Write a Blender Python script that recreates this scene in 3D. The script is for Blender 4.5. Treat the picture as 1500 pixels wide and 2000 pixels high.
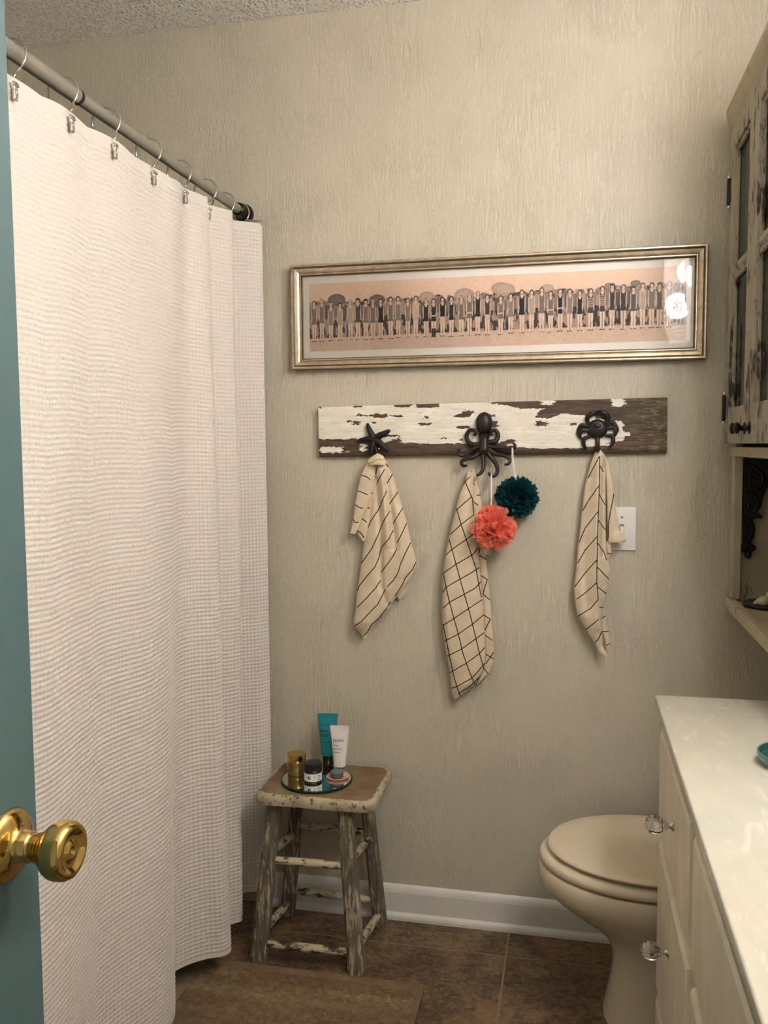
import bpy, bmesh, math, random
import numpy as np
from mathutils import Matrix, Vector

random.seed(7); RNG = np.random.default_rng(7)
for o in list(bpy.data.objects): bpy.data.objects.remove(o)
scene = bpy.context.scene
COL = scene.collection
rad = math.radians

# ------------------------------------------------------------------ camera
F = 1700.0; CAM = np.array([0.0, 0.0, 1.311])
def cam_axes(yaw, pitch, roll):
    cy, sy, cp, sp, cr, sr = math.cos(yaw), math.sin(yaw), math.cos(pitch), math.sin(pitch), math.cos(roll), math.sin(roll)
    fwd = np.array([-sy*cp, cy*cp, -sp]); right = np.array([cy, sy, 0.0]); up = np.cross(right, fwd)
    return np.array([right*cr+up*sr, -right*sr+up*cr, fwd])
MC = cam_axes(rad(12.234), rad(4.425), rad(-0.407))
cd = bpy.data.cameras.new('camera'); cam = bpy.data.objects.new('camera', cd); COL.objects.link(cam)
cd.sensor_fit = 'VERTICAL'; cd.sensor_height = 36.0; cd.lens = F/2000*36.0; cd.clip_start = 0.02
m4 = Matrix.Identity(4)
for r in range(3):
    m4[r][0], m4[r][1], m4[r][2], m4[r][3] = MC[0][r], MC[1][r], -MC[2][r], CAM[r]
cam.matrix_world = m4
scene.camera = cam
# ------------------------------------------------------------------ world, exposure
w = bpy.data.worlds.new('hall_fill'); scene.world = w; w.use_nodes = True  # even ambient fill through the doorway, added to lift the dim faces
w.node_tree.nodes['Background'].inputs[0].default_value = (1.0, 0.97, 0.93, 1)
w.node_tree.nodes['Background'].inputs[1].default_value = 0.30
scene.view_settings.view_transform = 'Standard'; scene.view_settings.look = 'None'
scene.view_settings.exposure = 0.05; scene.view_settings.gamma = 1.0
scene.view_settings.use_curve_mapping = False
LAMP_WATT = 21.5
LAMP_COL = (1.0, 1.035, 1.21)

# ------------------------------------------------------------------ pixel -> point on a plane of the room
def _ray(px, py):
    px, py = np.broadcast_arrays(np.asarray(px, float), np.asarray(py, float))
    d = np.stack([(px-750)/F, (1000-py)/F, np.ones_like(px)], -1)
    return d @ MC
def _on(ax, px, py, val):
    d = _ray(px, py); t = (np.asarray(val, float)-CAM[ax])/d[..., ax]
    return CAM + d*t[..., None]
def at(px, py, Y): return _on(1, px, py, Y)
def atz(px, py, Z): return _on(2, px, py, Z)
def atx(px, py, X): return _on(0, px, py, X)

# ------------------------------------------------------------------ mesh helpers
ORG = {}
def link(o, parent=None):
    COL.objects.link(o)
    if parent is not None: o.parent = parent
    return o
def thing(name, label, cat, loc, group=None, kind=None):
    o = bpy.data.objects.new(name, None); o.empty_display_size = .02
    o.location = tuple(loc); ORG[o.name] = np.array(loc, float); link(o)
    tag(o, label, cat, group, kind); return o
def tag(o, label=None, cat=None, group=None, kind=None):
    if label: o['label'] = label
    if cat: o['category'] = cat
    if group: o['group'] = group
    if kind: o['kind'] = kind
    return o
def mk(name, vf, mat, parent=None, smooth=True, attrs=None, autosmooth=None, loc=None):
    v, f = vf; v = np.asarray(v, float).reshape(-1, 3)
    if parent is not None: org = ORG[parent.name]
    else: org = np.array(loc if loc is not None else [(v[:, 0].min()+v[:, 0].max())/2, (v[:, 1].min()+v[:, 1].max())/2, v[:, 2].min()])
    me = bpy.data.meshes.new(name)
    lv = v-org
    if isinstance(f, np.ndarray) and f.ndim == 2:
        n, k = f.shape
        me.vertices.add(len(lv)); me.vertices.foreach_set('co', lv.astype(np.float32).ravel())
        me.loops.add(n*k); me.loops.foreach_set('vertex_index', f.astype(np.int32).ravel())
        me.polygons.add(n); me.polygons.foreach_set('loop_start', np.arange(0, n*k, k, dtype=np.int32))
        me.update(calc_edges=True); me.validate()
    else:
        me.from_pydata([tuple(a) for a in lv], [], [tuple(int(i) for i in a) for a in f]); me.update()
    if smooth:
        me.polygons.foreach_set('use_smooth', np.ones(len(me.polygons), bool))
        if autosmooth: me.set_sharp_from_angle(angle=rad(autosmooth))
    for an, (typ, data) in (attrs or {}).items():
        a = me.attributes.new(an, typ, 'POINT')
        a.data.foreach_set('color' if typ == 'FLOAT_COLOR' else 'value', np.asarray(data, np.float32).ravel())
    for m in (mat if isinstance(mat, (list, tuple)) else [mat]): me.materials.append(m)
    o = bpy.data.objects.new(name, me)
    if parent is None: o.location = tuple(org)
    ORG[o.name] = org
    return link(o, parent)
def join(*parts):
    V, Fc, n = [], [], 0
    for v, f in parts:
        v = np.asarray(v, float).reshape(-1, 3); V.append(v)
        Fc += [tuple(int(i)+n for i in a) for a in f]; n += len(v)
    return np.concatenate(V), Fc
def rbox(x0, x1, y0, y1, z0, z1, b=.002, seg=2):
    bm = bmesh.new(); bmesh.ops.create_cube(bm, size=1)
    for q in bm.verts: q.co = Vector(((x0+x1)/2+q.co.x*(x1-x0), (y0+y1)/2+q.co.y*(y1-y0), (z0+z1)/2+q.co.z*(z1-z0)))
    if b > 0: bmesh.ops.bevel(bm, geom=list(bm.edges), offset=b, segments=seg, affect='EDGES', profile=.5)
    bm.verts.index_update()
    r = ([tuple(q.co) for q in bm.verts], [[q.index for q in fc.verts] for fc in bm.faces]); bm.free(); return r
def gridf(n, m, cu=False, cv=False):
    nn = n if cu else n-1; mm = m if cv else m-1
    i, j = np.meshgrid(np.arange(nn), np.arange(mm), indexing='ij'); i2 = (i+1) % n; j2 = (j+1) % m
    return np.stack([i*m+j, i2*m+j, i2*m+j2, i*m+j2], -1).reshape(-1, 4)
def tube(path, r, seg=10, closed=False, sx=1.0, flat=None):
    P = np.asarray(path, float); n = len(P); r = np.broadcast_to(np.asarray(r, float), (n,))
    T = np.gradient(P, axis=0) if not closed else (np.roll(P, -1, 0)-np.roll(P, 1, 0))
    T /= np.linalg.norm(T, axis=1)[:, None]+1e-12
    a = np.array([0, 1, 0.0]) if abs(T[0, 1]) < .9 else np.array([1.0, 0, 0])
    N = np.zeros_like(P); u = a-T[0]*(a@T[0]); N[0] = u/np.linalg.norm(u)
    for i in range(1, n):
        u = N[i-1]-T[i]*(N[i-1]@T[i]); N[i] = u/(np.linalg.norm(u)+1e-12)
    B = np.cross(T, N); th = np.linspace(0, 2*np.pi, seg, endpoint=False)
    V = P[:, None, :]+r[:, None, None]*(np.cos(th)[None, :, None]*N[:, None, :]*sx+np.sin(th)[None, :, None]*B[:, None, :])
    V = V.reshape(-1, 3); Fc = [tuple(q) for q in gridf(n, seg, cu=closed, cv=True)]
    if not closed: Fc += [tuple(range(seg))[::-1], tuple(range((n-1)*seg, n*seg))]
    return V, Fc
def spline(pts, n=40, closed=False):
    P = np.asarray(pts, float); k = len(P)
    if closed: Q = np.concatenate([P[-1:], P, P[:2]]); segs = k
    else: Q = np.concatenate([2*P[:1]-P[1:2], P, 2*P[-1:]-P[-2:-1]]); segs = k-1
    t = np.linspace(0, segs, n, endpoint=not closed); i = np.minimum(t.astype(int), segs-1); f = (t-i)[:, None]
    p0, p1, p2, p3 = Q[i], Q[i+1], Q[i+2], Q[i+3]
    return .5*((2*p1)+(-p0+p2)*f+(2*p0-5*p1+4*p2-p3)*f**2+(-p0+3*p1-3*p2+p3)*f**3)
def lathe(prof, c=(0, 0, 0), seg=32, axis='z'):
    pr = np.asarray(prof, float); th = np.linspace(0, 2*np.pi, seg, endpoint=False)
    R, H = pr[:, 0], pr[:, 1]
    a = R[:, None]*np.cos(th); b = R[:, None]*np.sin(th); h = np.broadcast_to(H[:, None], a.shape)
    V = {'z': np.stack([a, b, h], -1), 'x': np.stack([h, a, b], -1), 'y': np.stack([b, h, a], -1)}[axis]
    V = V.reshape(-1, 3)+np.asarray(c, float)
    Fc = [tuple(q[::-1]) for q in gridf(len(pr), seg, cv=True)]
    if R[0] > 1e-5: Fc.append(tuple(range(seg))[::-1])
    if R[-1] > 1e-5: Fc.append(tuple(range((len(pr)-1)*seg, len(pr)*seg)))
    return V, Fc
def ellipsoid(c, r, n=16, m=24):
    th = np.linspace(0, np.pi, n); pr = np.stack([np.sin(th), np.cos(th)], -1)
    v, f = lathe(pr, seg=m); return v*np.asarray(r)+np.asarray(c), f
def extrude_y(poly, y0, y1):      # poly: (x,z) list
    n = len(poly); V = [(p[0], y0, p[1]) for p in poly]+[(p[0], y1, p[1]) for p in poly]
    return V, [tuple(range(n)), tuple(range(n, 2*n))[::-1]]+[(i, i+n, (i+1) % n+n, (i+1) % n) for i in range(n)]
def extrude_x(poly, x0, x1):      # poly: (y,z)
    n = len(poly); V = [(x0, p[0], p[1]) for p in poly]+[(x1, p[0], p[1]) for p in poly]
    return V, [tuple(range(n)), tuple(range(n, 2*n))[::-1]]+[(i, i+n, (i+1) % n+n, (i+1) % n) for i in range(n)]
def vnoise(x, y, seed=0):
    r = np.random.default_rng(seed).random((256, 256)); xi = np.floor(x).astype(int); yi = np.floor(y).astype(int)
    fx = x-xi; fy = y-yi; fx = fx*fx*(3-2*fx); fy = fy*fy*(3-2*fy)
    g = lambda a, b: r[a % 256, b % 256]
    return (g(xi, yi)*(1-fx)+g(xi+1, yi)*fx)*(1-fy)+(g(xi, yi+1)*(1-fx)+g(xi+1, yi+1)*fx)*fy
def fbm(x, y, seed=0, o=3):
    s = 0; a = .5
    for k in range(o): s = s+a*vnoise(x*2**k, y*2**k, seed+k); a *= .5
    return s/(1-.5**o)
def inpoly(X, Y, poly):
    r = np.zeros(X.shape, bool); n = len(poly)
    for i in range(n):
        (x1, y1), (x2, y2) = poly[i], poly[(i+1) % n]
        if y1 == y2: continue
        c = ((y1 > Y) != (y2 > Y)) & (X < (x2-x1)*(Y-y1)/(y2-y1)+x1); r ^= c
    return r
def polydist(X, Y, line):
    d = np.full(X.shape, 1e9)
    for (x1, y1), (x2, y2) in zip(line[:-1], line[1:]):
        dx, dy = x2-x1, y2-y1; t = np.clip(((X-x1)*dx+(Y-y1)*dy)/(dx*dx+dy*dy+1e-9), 0, 1)
        d = np.minimum(d, np.hypot(X-x1-t*dx, Y-y1-t*dy))
    return d

# ------------------------------------------------------------------ materials
def lin(c):
    c = np.asarray(c, float)/255.0
    return tuple(np.where(c <= .04045, c/12.92, ((c+.055)/1.055)**2.4))+(1.0,)
class NT:
    def __init__(s, name):
        s.m = bpy.data.materials.new(name); s.m.use_nodes = True; s.t = s.m.node_tree; s.n = s.t.nodes; s.n.clear()
        s.out = s.n.new('ShaderNodeOutputMaterial'); s.b = s.n.new('ShaderNodeBsdfPrincipled'); s.l(s.b.outputs[0], s.out.inputs[0])
    def l(s, a, b): s.t.links.new(a, b)
    def pos(s, scale=(1, 1, 1), obj=False):
        if obj: g = s.n.new('ShaderNodeTexCoord').outputs['Object']
        else: g = s.n.new('ShaderNodeNewGeometry').outputs['Position']
        m = s.n.new('ShaderNodeMapping'); m.inputs['Scale'].default_value = scale; s.l(g, m.inputs[0]); return m.outputs[0]
    def noise(s, vec, scale, detail=3, rough=.55, dist=0):
        n = s.n.new('ShaderNodeTexNoise'); n.inputs['Scale'].default_value = scale; n.inputs['Detail'].default_value = detail
        n.inputs['Roughness'].default_value = rough; n.inputs['Distortion'].default_value = dist; s.l(vec, n.inputs['Vector']); return n.outputs['Fac']
    def voro(s, vec, scale, feat='F1', rnd=1):
        n = s.n.new('ShaderNodeTexVoronoi'); n.feature = feat; n.inputs['Scale'].default_value = scale; n.inputs['Randomness'].default_value = rnd
        s.l(vec, n.inputs['Vector']); return n.outputs['Distance']
    def ramp(s, fac, stops, const=False):
        r = s.n.new('ShaderNodeValToRGB'); e = r.color_ramp.elements
        if const: r.color_ramp.interpolation = 'CONSTANT'
        while len(e) < len(stops): e.new(.5)
        for q, (p, c) in zip(e, stops):
            q.position = p; q.color = c if len(c) == 4 else (*c, 1)
        s.l(fac, r.inputs[0]); return r.outputs[0]
    def gray(s, fac, a, b, va=0.0, vb=1.0): return s.ramp(fac, [(a, (va, va, va, 1)), (b, (vb, vb, vb, 1))])
    def mix(s, fac, a, b, mode='MIX'):
        x = s.n.new('ShaderNodeMix'); x.data_type = 'RGBA'; x.blend_type = mode
        for q, i in ((fac, 0), (a, 6), (b, 7)):
            if isinstance(q, (int, float)): x.inputs[i].default_value = q
            elif isinstance(q, tuple): x.inputs[i].default_value = q
            else: s.l(q, x.inputs[i])
        return x.outputs[2]
    def math(s, op, a, b=None):
        x = s.n.new('ShaderNodeMath'); x.operation = op
        for i, q in enumerate((a, b)):
            if q is None: continue
            if isinstance(q, (int, float)): x.inputs[i].default_value = q
            else: s.l(q, x.inputs[i])
        return x.outputs[0]
    def bump(s, h, strength=.3, dist=.002, prev=None):
        b = s.n.new('ShaderNodeBump'); b.inputs['Strength'].default_value = strength; b.inputs['Distance'].default_value = dist
        s.l(h, b.inputs['Height'])
        if prev is not None: s.l(prev, b.inputs['Normal'])
        s.l(b.outputs[0], s.b.inputs['Normal']); return b.outputs[0]
    def col(s, c):
        if isinstance(c, tuple): s.b.inputs['Base Color'].default_value = c
        else: s.l(c, s.b.inputs['Base Color'])
    def set(s, **k):
        for a, v in k.items():
            i = s.b.inputs[a.replace('_', ' ')]
            if hasattr(v, 'links') or hasattr(v, 'is_linked'): s.l(v, i)
            else: i.default_value = v
        return s
    def attr(s, name, color=False):
        a = s.n.new('ShaderNodeAttribute'); a.attribute_name = name; return a.outputs['Color' if color else 'Fac']
def plain(name, rgb, rough=.5, metal=0.0, var=.06, bump=0.0, bscale=300, **k):
    t = NT(name); p = t.pos(); n = t.noise(p, 25, 4)
    c = np.array(lin(rgb)); t.col(t.ramp(n, [(.3, tuple(np.clip(c*(1-var), 0, 1)[:3])), (.7, tuple(np.clip(c*(1+var), 0, 1)[:3]))]))
    t.set(Roughness=rough, Metallic=metal, **k)
    if bump: t.bump(t.noise(p, bscale, 3), bump, .001)
    return t.m
def mk_wall(name, rgb):
    t = NT(name); p = t.pos((1, 1, .16)); p2 = t.pos((1, 1, .3)); p3 = t.pos()
    n1 = t.noise(p, 105, 3, .6, 1.2)
    ridge = t.gray(t.math('ABSOLUTE', t.math('SUBTRACT', n1, .5)), 0.0, .075, 1, 0)
    mask = t.gray(t.noise(p3, 8, 3), .42, .62)
    n2 = t.noise(p2, 190, 2, .6, .6)
    h = t.math('ADD', t.math('MULTIPLY', ridge, t.math('ADD', t.math('MULTIPLY', mask, .45), .4)), t.math('MULTIPLY', n2, .55))
    c = np.array(lin(rgb)[:3]); t.col(t.ramp(t.noise(p3, 3, 4), [(.3, tuple(c*.97)), (.7, tuple(c*1.03))]))
    t.set(Roughness=.62); t.b.inputs['Specular IOR Level'].default_value = .35
    t.bump(h, .6, .0026); return t.m
def mk_ceiling():
    t = NT('popcorn_ceiling'); p = t.pos(); v = t.voro(p, 95); v2 = t.voro(p, 45)
    h = t.math('ADD', t.gray(v, .1, .5, 1, 0), t.math('MULTIPLY', t.gray(v2, .05, .4, 1, 0), t.gray(t.noise(p, 18, 2), .45, .6)))
    t.col(lin((246, 241, 230))); t.set(Roughness=.85); t.bump(h, .8, .006); return t.m
def mk_tile():
    t = NT('slate_floor_tile'); p = t.pos(); pv = t.pos((1, 1.6, 1))
    n = t.noise(p, 7, 6, .68, .6); f = t.noise(pv, 30, 5, .7, 1.0)
    a = t.ramp(n, [(.28, lin((64, 48, 35))), (.45, lin((92, 72, 51))), (.58, lin((122, 99, 70))), (.75, lin((140, 104, 74)))])
    c = t.mix(t.gray(f, .48, .6), a, t.mix(.62, a, lin((44, 32, 24))))
    c2 = t.mix(t.gray(t.noise(p, 90, 2), .5, .75, 0, .5), c, lin((150, 128, 98)))
    t.col(c2); t.set(Roughness=t.gray(f, .3, .7, .42, .62)); t.bump(t.math('ADD', f, t.noise(p, 80, 3)), .25, .003); return t.m
def mk_chippy(name, paint, wood, cover=.5, rough=.6, scale=(1, 1, .25), fine=60, gloom=None, soft=.03):
    t = NT(name); p = t.pos(scale); p1 = t.pos()
    n = t.noise(p, fine, 5, .65, .4); b = t.noise(p1, 9, 3)
    k = t.math('ADD', t.math('MULTIPLY', n, .65), t.math('MULTIPLY', b, .35))
    m = t.gray(k, cover-soft, cover+soft)
    wc = np.array(lin(wood)[:3]); pc = np.array(lin(paint)[:3])
    wo = t.ramp(t.noise(p, 130, 3), [(.3, tuple(wc*.6)), (.7, tuple(wc*1.35))])
    pa = t.ramp(t.noise(p1, 14, 4), [(.3, tuple(pc*.86)), (.7, tuple(np.clip(pc*1.06, 0, 1)))])
    if gloom: pa = t.mix(t.gray(t.noise(p1, 6, 3), .4, .62), pa, lin(gloom))
    t.col(t.mix(m, wo, pa)); t.set(Roughness=rough); t.bump(t.math('ADD', m, t.math('MULTIPLY', n, .4)), .5, .0012); return t.m
M = {}
M['wall'] = mk_wall('greige_stucco_wall', (204, 196, 175))
M['ceiling'] = mk_ceiling()
M['tile'] = mk_tile()
M['grout'] = plain('floor_grout', (146, 126, 98), .9, var=.15, bump=.3)
M['white_trim'] = plain('white_trim_paint', (226, 222, 214), .38, var=.03, bump=.05, bscale=60)
M['door'] = plain('teal_door_paint', (78, 102, 103), .42, var=.05, bump=.12, bscale=90)
M['brass'] = plain('polished_brass', (206, 176, 108), .12, 1.0, .03)
M['chrome'] = plain('chrome', (214, 212, 205), .12, 1.0, .02)
M['nickel'] = plain('brushed_nickel', (176, 172, 160), .42, .7, .05, bump=.05, bscale=500)
M['black_plastic'] = plain('black_plastic', (20, 20, 20), .35, var=.1)
M['dark_metal'] = plain('dark_bronze', (54, 50, 43), .35, 1.0, .15)
M['iron'] = plain('brown_cast_iron', (40, 29, 24), .42, .3, .2, bump=.25, bscale=160)
M['iron_black'] = plain('black_cast_iron', (27, 24, 23), .5, .3, .2, bump=.3, bscale=160)
M['porcelain'] = plain('almond_porcelain', (220, 207, 181), .12, var=.015)
M['seat'] = plain('almond_toilet_seat', (220, 206, 179), .26, var=.015)
M['vanity'] = None
M['white_plastic'] = plain('white_plastic', (238, 235, 228), .3, var=.02)
M['tub'] = plain('white_tub_enamel', (232, 230, 224), .2, var=.02)

def mk_vanity():
    t = NT('cream_painted_wood'); p = t.pos((1, .7, .22)); n = t.noise(p, 22, 5, .6, .6); p1 = t.pos()
    c = t.ramp(n, [(.3, lin((228, 216, 186))), (.55, lin((241, 231, 206))), (.72, lin((247, 240, 220)))])
    t.col(t.mix(t.gray(t.noise(p1, 5, 3), .4, .65, 0, .45), c, lin((224, 215, 200)))); t.set(Roughness=.42); t.bump(n, .15, .001); return t.m
M['vanity'] = mk_vanity()
def mk_marble():
    t = NT('cultured_marble'); p = t.pos((1, .45, 1)); n = t.noise(p, 9, 6, .62, 2.2); f = t.noise(t.pos((1.4, .5, 1)), 15, 4, .6, 2.5)
    c = t.ramp(n, [(.32, lin((206, 206, 190))), (.5, lin((214, 211, 194))), (.7, lin((222, 216, 196)))])
    t.col(t.mix(t.gray(f, .58, .78, 0, .7), c, lin((243, 240, 228)))); t.set(Roughness=.16); t.b.inputs['Coat Weight'].default_value = .3; return t.m
M['marble'] = mk_marble()
def mk_curtain():
    t = NT('white_waffle_cotton'); p = t.pos(); t.col(t.ramp(t.noise(p, 900, 2), [(.3, lin((210, 202, 192))), (.7, lin((228, 220, 210)))]))
    t.set(Roughness=.9); t.b.inputs['Sheen Weight'].default_value = .15; t.bump(t.noise(p, 1200, 2), .15, .0006); return t.m
M['curtain'] = mk_curtain()
def mk_towel():
    t = NT('cream_gauze_towel'); d = t.attr('stripe'); p = t.pos((1, 1, 2.2)); p1 = t.pos()
    n = t.noise(p, 240, 3, .7, .8); base = t.ramp(t.noise(p1, 30, 3), [(.3, lin((212, 193, 162))), (.7, lin((228, 210, 181)))])
    dd = t.math('ADD', d, t.math('MULTIPLY', t.math('SUBTRACT', t.noise(p1, 350, 2), .5), .9))
    t.col(t.mix(t.gray(dd, .95, 1.6, 1, 0), base, lin((40, 38, 31)))); t.set(Roughness=.92); t.b.inputs['Sheen Weight'].default_value = .1
    t.bump(n, .5, .0022); return t.m
M['towel'] = mk_towel()
def mk_net(name, rgb, trans=.3):
    t = NT(name); p = t.pos(); c = lin(rgb); t.col(c); t.set(Roughness=.55)
    tr = t.n.new('ShaderNodeBsdfTranslucent'); tr.inputs[0].default_value = c
    a = t.n.new('ShaderNodeMixShader'); a.inputs[0].default_value = .4; t.l(t.b.outputs[0], a.inputs[1]); t.l(tr.outputs[0], a.inputs[2])
    tp = t.n.new('ShaderNodeBsdfTransparent'); b = t.n.new('ShaderNodeMixShader')
    v = t.gray(t.voro(p, 700, 'DISTANCE_TO_EDGE'), .08, .2, 0, trans*2); t.l(v, b.inputs[0]); t.l(a.outputs[0], b.inputs[1]); t.l(tp.outputs[0], b.inputs[2])
    t.l(b.outputs[0], t.out.inputs[0]); return t.m
M['coral'] = mk_net('coral_bath_net', (255, 150, 128), .26)
M['teal_net'] = mk_net('deep_teal_bath_net', (10, 72, 80), .15)
def mk_glass(name, rgb=(255, 255, 255), rough=0.0, mixw=.93):
    t = NT(name); g = t.n.new('ShaderNodeBsdfTransparent'); g.inputs[0].default_value = lin(rgb)
    s = t.n.new('ShaderNodeBsdfGlossy'); s.inputs['Roughness'].default_value = rough
    fr = t.n.new('ShaderNodeFresnel'); fr.inputs[0].default_value = 1.5
    x = t.n.new('ShaderNodeMixShader'); t.l(fr.outputs[0], x.inputs[0]); t.l(g.outputs[0], x.inputs[1]); t.l(s.outputs[0], x.inputs[2])
    t.n.remove(t.b); t.l(x.outputs[0], t.out.inputs[0]); return t.m
M['pane'] = mk_glass('clear_picture_glass', (250, 250, 248))
M['old_pane'] = mk_glass('dusty_old_pane', (170, 160, 140), .08)
def mk_crystal():
    t = NT('cut_crystal'); t.col((1, 1, 1, 1)); t.set(Roughness=.0); t.b.inputs['Transmission Weight'].default_value = 1.0; t.b.inputs['IOR'].default_value = 1.5; return t.m
M['crystal'] = mk_crystal()
def mk_bead():
    t = NT('crystal_beads'); g = t.n.new('ShaderNodeBsdfTransparent'); g.inputs[0].default_value = (.97, .95, .9, 1)
    s = t.n.new('ShaderNodeBsdfTranslucent'); s.inputs[0].default_value = (1, .95, .88, 1)
    x = t.n.new('ShaderNodeMixShader'); x.inputs[0].default_value = .5; t.l(g.outputs[0], x.inputs[1]); t.l(s.outputs[0], x.inputs[2])
    t.n.remove(t.b); t.l(x.outputs[0], t.out.inputs[0]); return t.m
M['bead'] = mk_bead()
def mk_emit(name, col, s):
    t = NT(name); e = t.n.new('ShaderNodeEmission'); e.inputs[0].default_value = (*col, 1); e.inputs[1].default_value = s
    t.n.remove(t.b); t.l(e.outputs[0], t.out.inputs[0]); return t.m
def mk_attrcol(name, rough=.6):
    t = NT(name); t.col(t.attr('col', True)); t.set(Roughness=rough); return t.m
M['print'] = mk_attrcol('sepia_print', .7)
M['mat'] = plain('ivory_mat_board', (248, 242, 234), .85, var=.02)
def mk_frame():
    t = NT('champagne_gilt_frame'); p = t.pos(); n = t.noise(p, 60, 4); c = t.ramp(n, [(.3, lin((176, 160, 136))), (.7, lin((212, 196, 170)))])
    t.col(c); t.set(Roughness=.36, Metallic=.8); return t.m
M['frame'] = mk_frame()
M['frame_dark'] = plain('umber_frame_edge', (84, 68, 46), .4, .5, .15)

# ------------------------------------------------------------------ the room
W = 2.285; XR = .66; XL = -1.66; ZC = 2.44
def struct(name, vf, mat, parent=None, smooth=False, **k):
    o = mk(name, vf, mat, parent, smooth, **k)
    if parent is None: o['kind'] = 'structure'
    return o
struct('wall_back', rbox(XL-.1, XR+.1, W, W+.1, -.02, ZC+.05, 0), M['wall'])
struct('wall_right', rbox(XR, XR+.1, -.12, W, -.02, ZC+.05, 0), M['wall'])
struct('wall_left', rbox(XL-.1, XL, .75, W, -.02, ZC+.05, 0), M['wall'])
struct('wall_alcove', rbox(XL, -.60, -.12, .75, -.02, ZC+.05, 0), M['wall'])
struct('wall_front', join(rbox(-.60, -.55, -.12, -.005, -.02, ZC+.05, 0), rbox(.27, XR, -.12, -.005, -.02, ZC+.05, 0), rbox(-.55, .27, -.12, -.005, 2.06, ZC+.05, 0)), M['wall'])
struct('ceiling', rbox(XL, XR, -.12, W, ZC, ZC+.08, 0), M['ceiling'])
fl = struct('floor', rbox(XL, XR, -.7, W, -.06, -.0016, 0), M['grout'])
g = .0026; TS = .33; TSX = .64
for i in range(-3, 3):
    for j in range(-7, 2):
        x0 = -.156+i*TSX; y0 = 2.156+j*TS
        a, b, c, d = max(x0+g, -.90), min(x0+TSX-g, XR-.001), max(y0+g, -.1), min(y0+TS-g, W-.001)
        if b-a > .02 and d-c > .02: mk('tile', rbox(a, b, c, d, -.0015, 0, .0006, 1), M['tile'], fl, False)
prof = [(W-.001, 0), (W-.021, 0), (W-.021, .008), (W-.019, .014), (W-.015, .0185), (W-.013, .021), (W-.013, .076), (W-.011, .084), (W-.008, .090), (W-.004, .094), (W-.001, .0955)]
struct('baseboard_back', extrude_x(prof, -.83, XR-.001), M['white_trim'])
struct('trim_1', rbox(-.848, -.829, W-.024, W-.0005, .0005, .16, .003), M['white_trim'])

# door and its brass knob
dy1 = float(atx(75, 1650, -.52)[1]); dk = atx(15, 1650, -.52)
dr = struct('door_1', rbox(-.555, -.52, -.003, dy1, .012, 2.03, .0025), M['door'], None, False)
dr['label'] = 'teal painted door standing open along the left edge'
kx = -.52; KC = (kx, float(dk[1]), float(dk[2]))
kn = mk('door_knob', lathe([(0, 0), (.0335, 0), (.0345, .002), (.0335, .005), (.030, .008), (.0225, .011), (.0165, .0135), (.0145, .017), (.0145, .025), (.0135, .026), (.0125, .0265), (.0125, .031), (.0138, .032), (.0150, .036), (.0190, .042), (.0240, .047), (.0268, .052), (.0278, .058), (.0272, .064), (.0248, .0685), (.0215, .070), (.0192, .0692), (.0165, .0665), (.0125, .0655), (.0095, .0665), (.0075, .0685), (.0035, .0682), (.0022, .066), (0, .066)], KC, 48, 'x'), M['brass'], dr)
kn['label'] = 'polished brass round door knob'

# ------------------------------------------------------------------ hanging crystal lamp over the vanity (also mirrored in the picture glass)
M['bulb'] = mk_emit('warm_bulb', (1.0, .9, .74), 45.0)
for LX, LY, lab_ in ((.47, .50, 'beaded crystal pendant lamp over the near half of the vanity'), (.47, 1.22, 'beaded crystal pendant lamp over the far half of the vanity')):
    lamp = thing('pendant_lamp', lab_, 'lamp', (LX, LY, 1.72), 'crystal lamps over the vanity')
    mk('canopy', lathe([(0, 2.4385), (.055, 2.4385), (.055, 2.425), (.03, 2.412), (.008, 2.405), (0, 2.405)], (LX, LY, 0)), M['nickel'], lamp)
    mk('stem', tube([(LX, LY, 2.41), (LX, LY, 2.30), (LX, LY, 2.15)], .005), M['nickel'], lamp)
    mk('crown_ring', tube([(LX+.078*math.cos(a), LY+.078*math.sin(a), 2.15) for a in np.linspace(0, 2*np.pi, 36, endpoint=False)], .005, 8, True), M['nickel'], lamp)
    mk('crown_arms', join(tube([(LX-.078, LY, 2.15), (LX, LY, 2.152), (LX+.078, LY, 2.15)], .003), tube([(LX, LY-.078, 2.15), (LX, LY, 2.152), (LX, LY+.078, 2.15)], .003)), M['nickel'], lamp)
    bl = []
    bb, bf = ellipsoid((0, 0, 0), (.0080, .0080, .0082), 5, 7)
    for a in np.linspace(0, 2*np.pi, 30, endpoint=False):
        for k in range(24):
            z = 2.138-k*.0165; rr = .08 if z > 1.86 else .08*math.sqrt(max(0, 1-((1.86-z)/.14)**2))
            if rr < .012: continue
            bl.append((bb+np.array([LX+rr*math.cos(a), LY+rr*math.sin(a), z]), bf))
    mk('bead_strands', join(*bl), M['bead'], lamp)['kind'] = 'stuff'
    for q, (bx, by, bz) in enumerate(((.022, .0, 2.050), (-.028, .0, 1.905))):
        mk('bulb', ellipsoid((LX+bx, LY+by, bz), (.020, .020, .030), 12, 16), M['bulb'], lamp)
        ld = bpy.data.lights.new('bulb_light', 'POINT'); ld.energy = LAMP_WATT; ld.color = LAMP_COL; ld.shadow_soft_size = .055
        lo = bpy.data.objects.new('bulb_light', ld); lo.location = (bx, by, bz-1.72); COL.objects.link(lo); lo.parent = lamp


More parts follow.
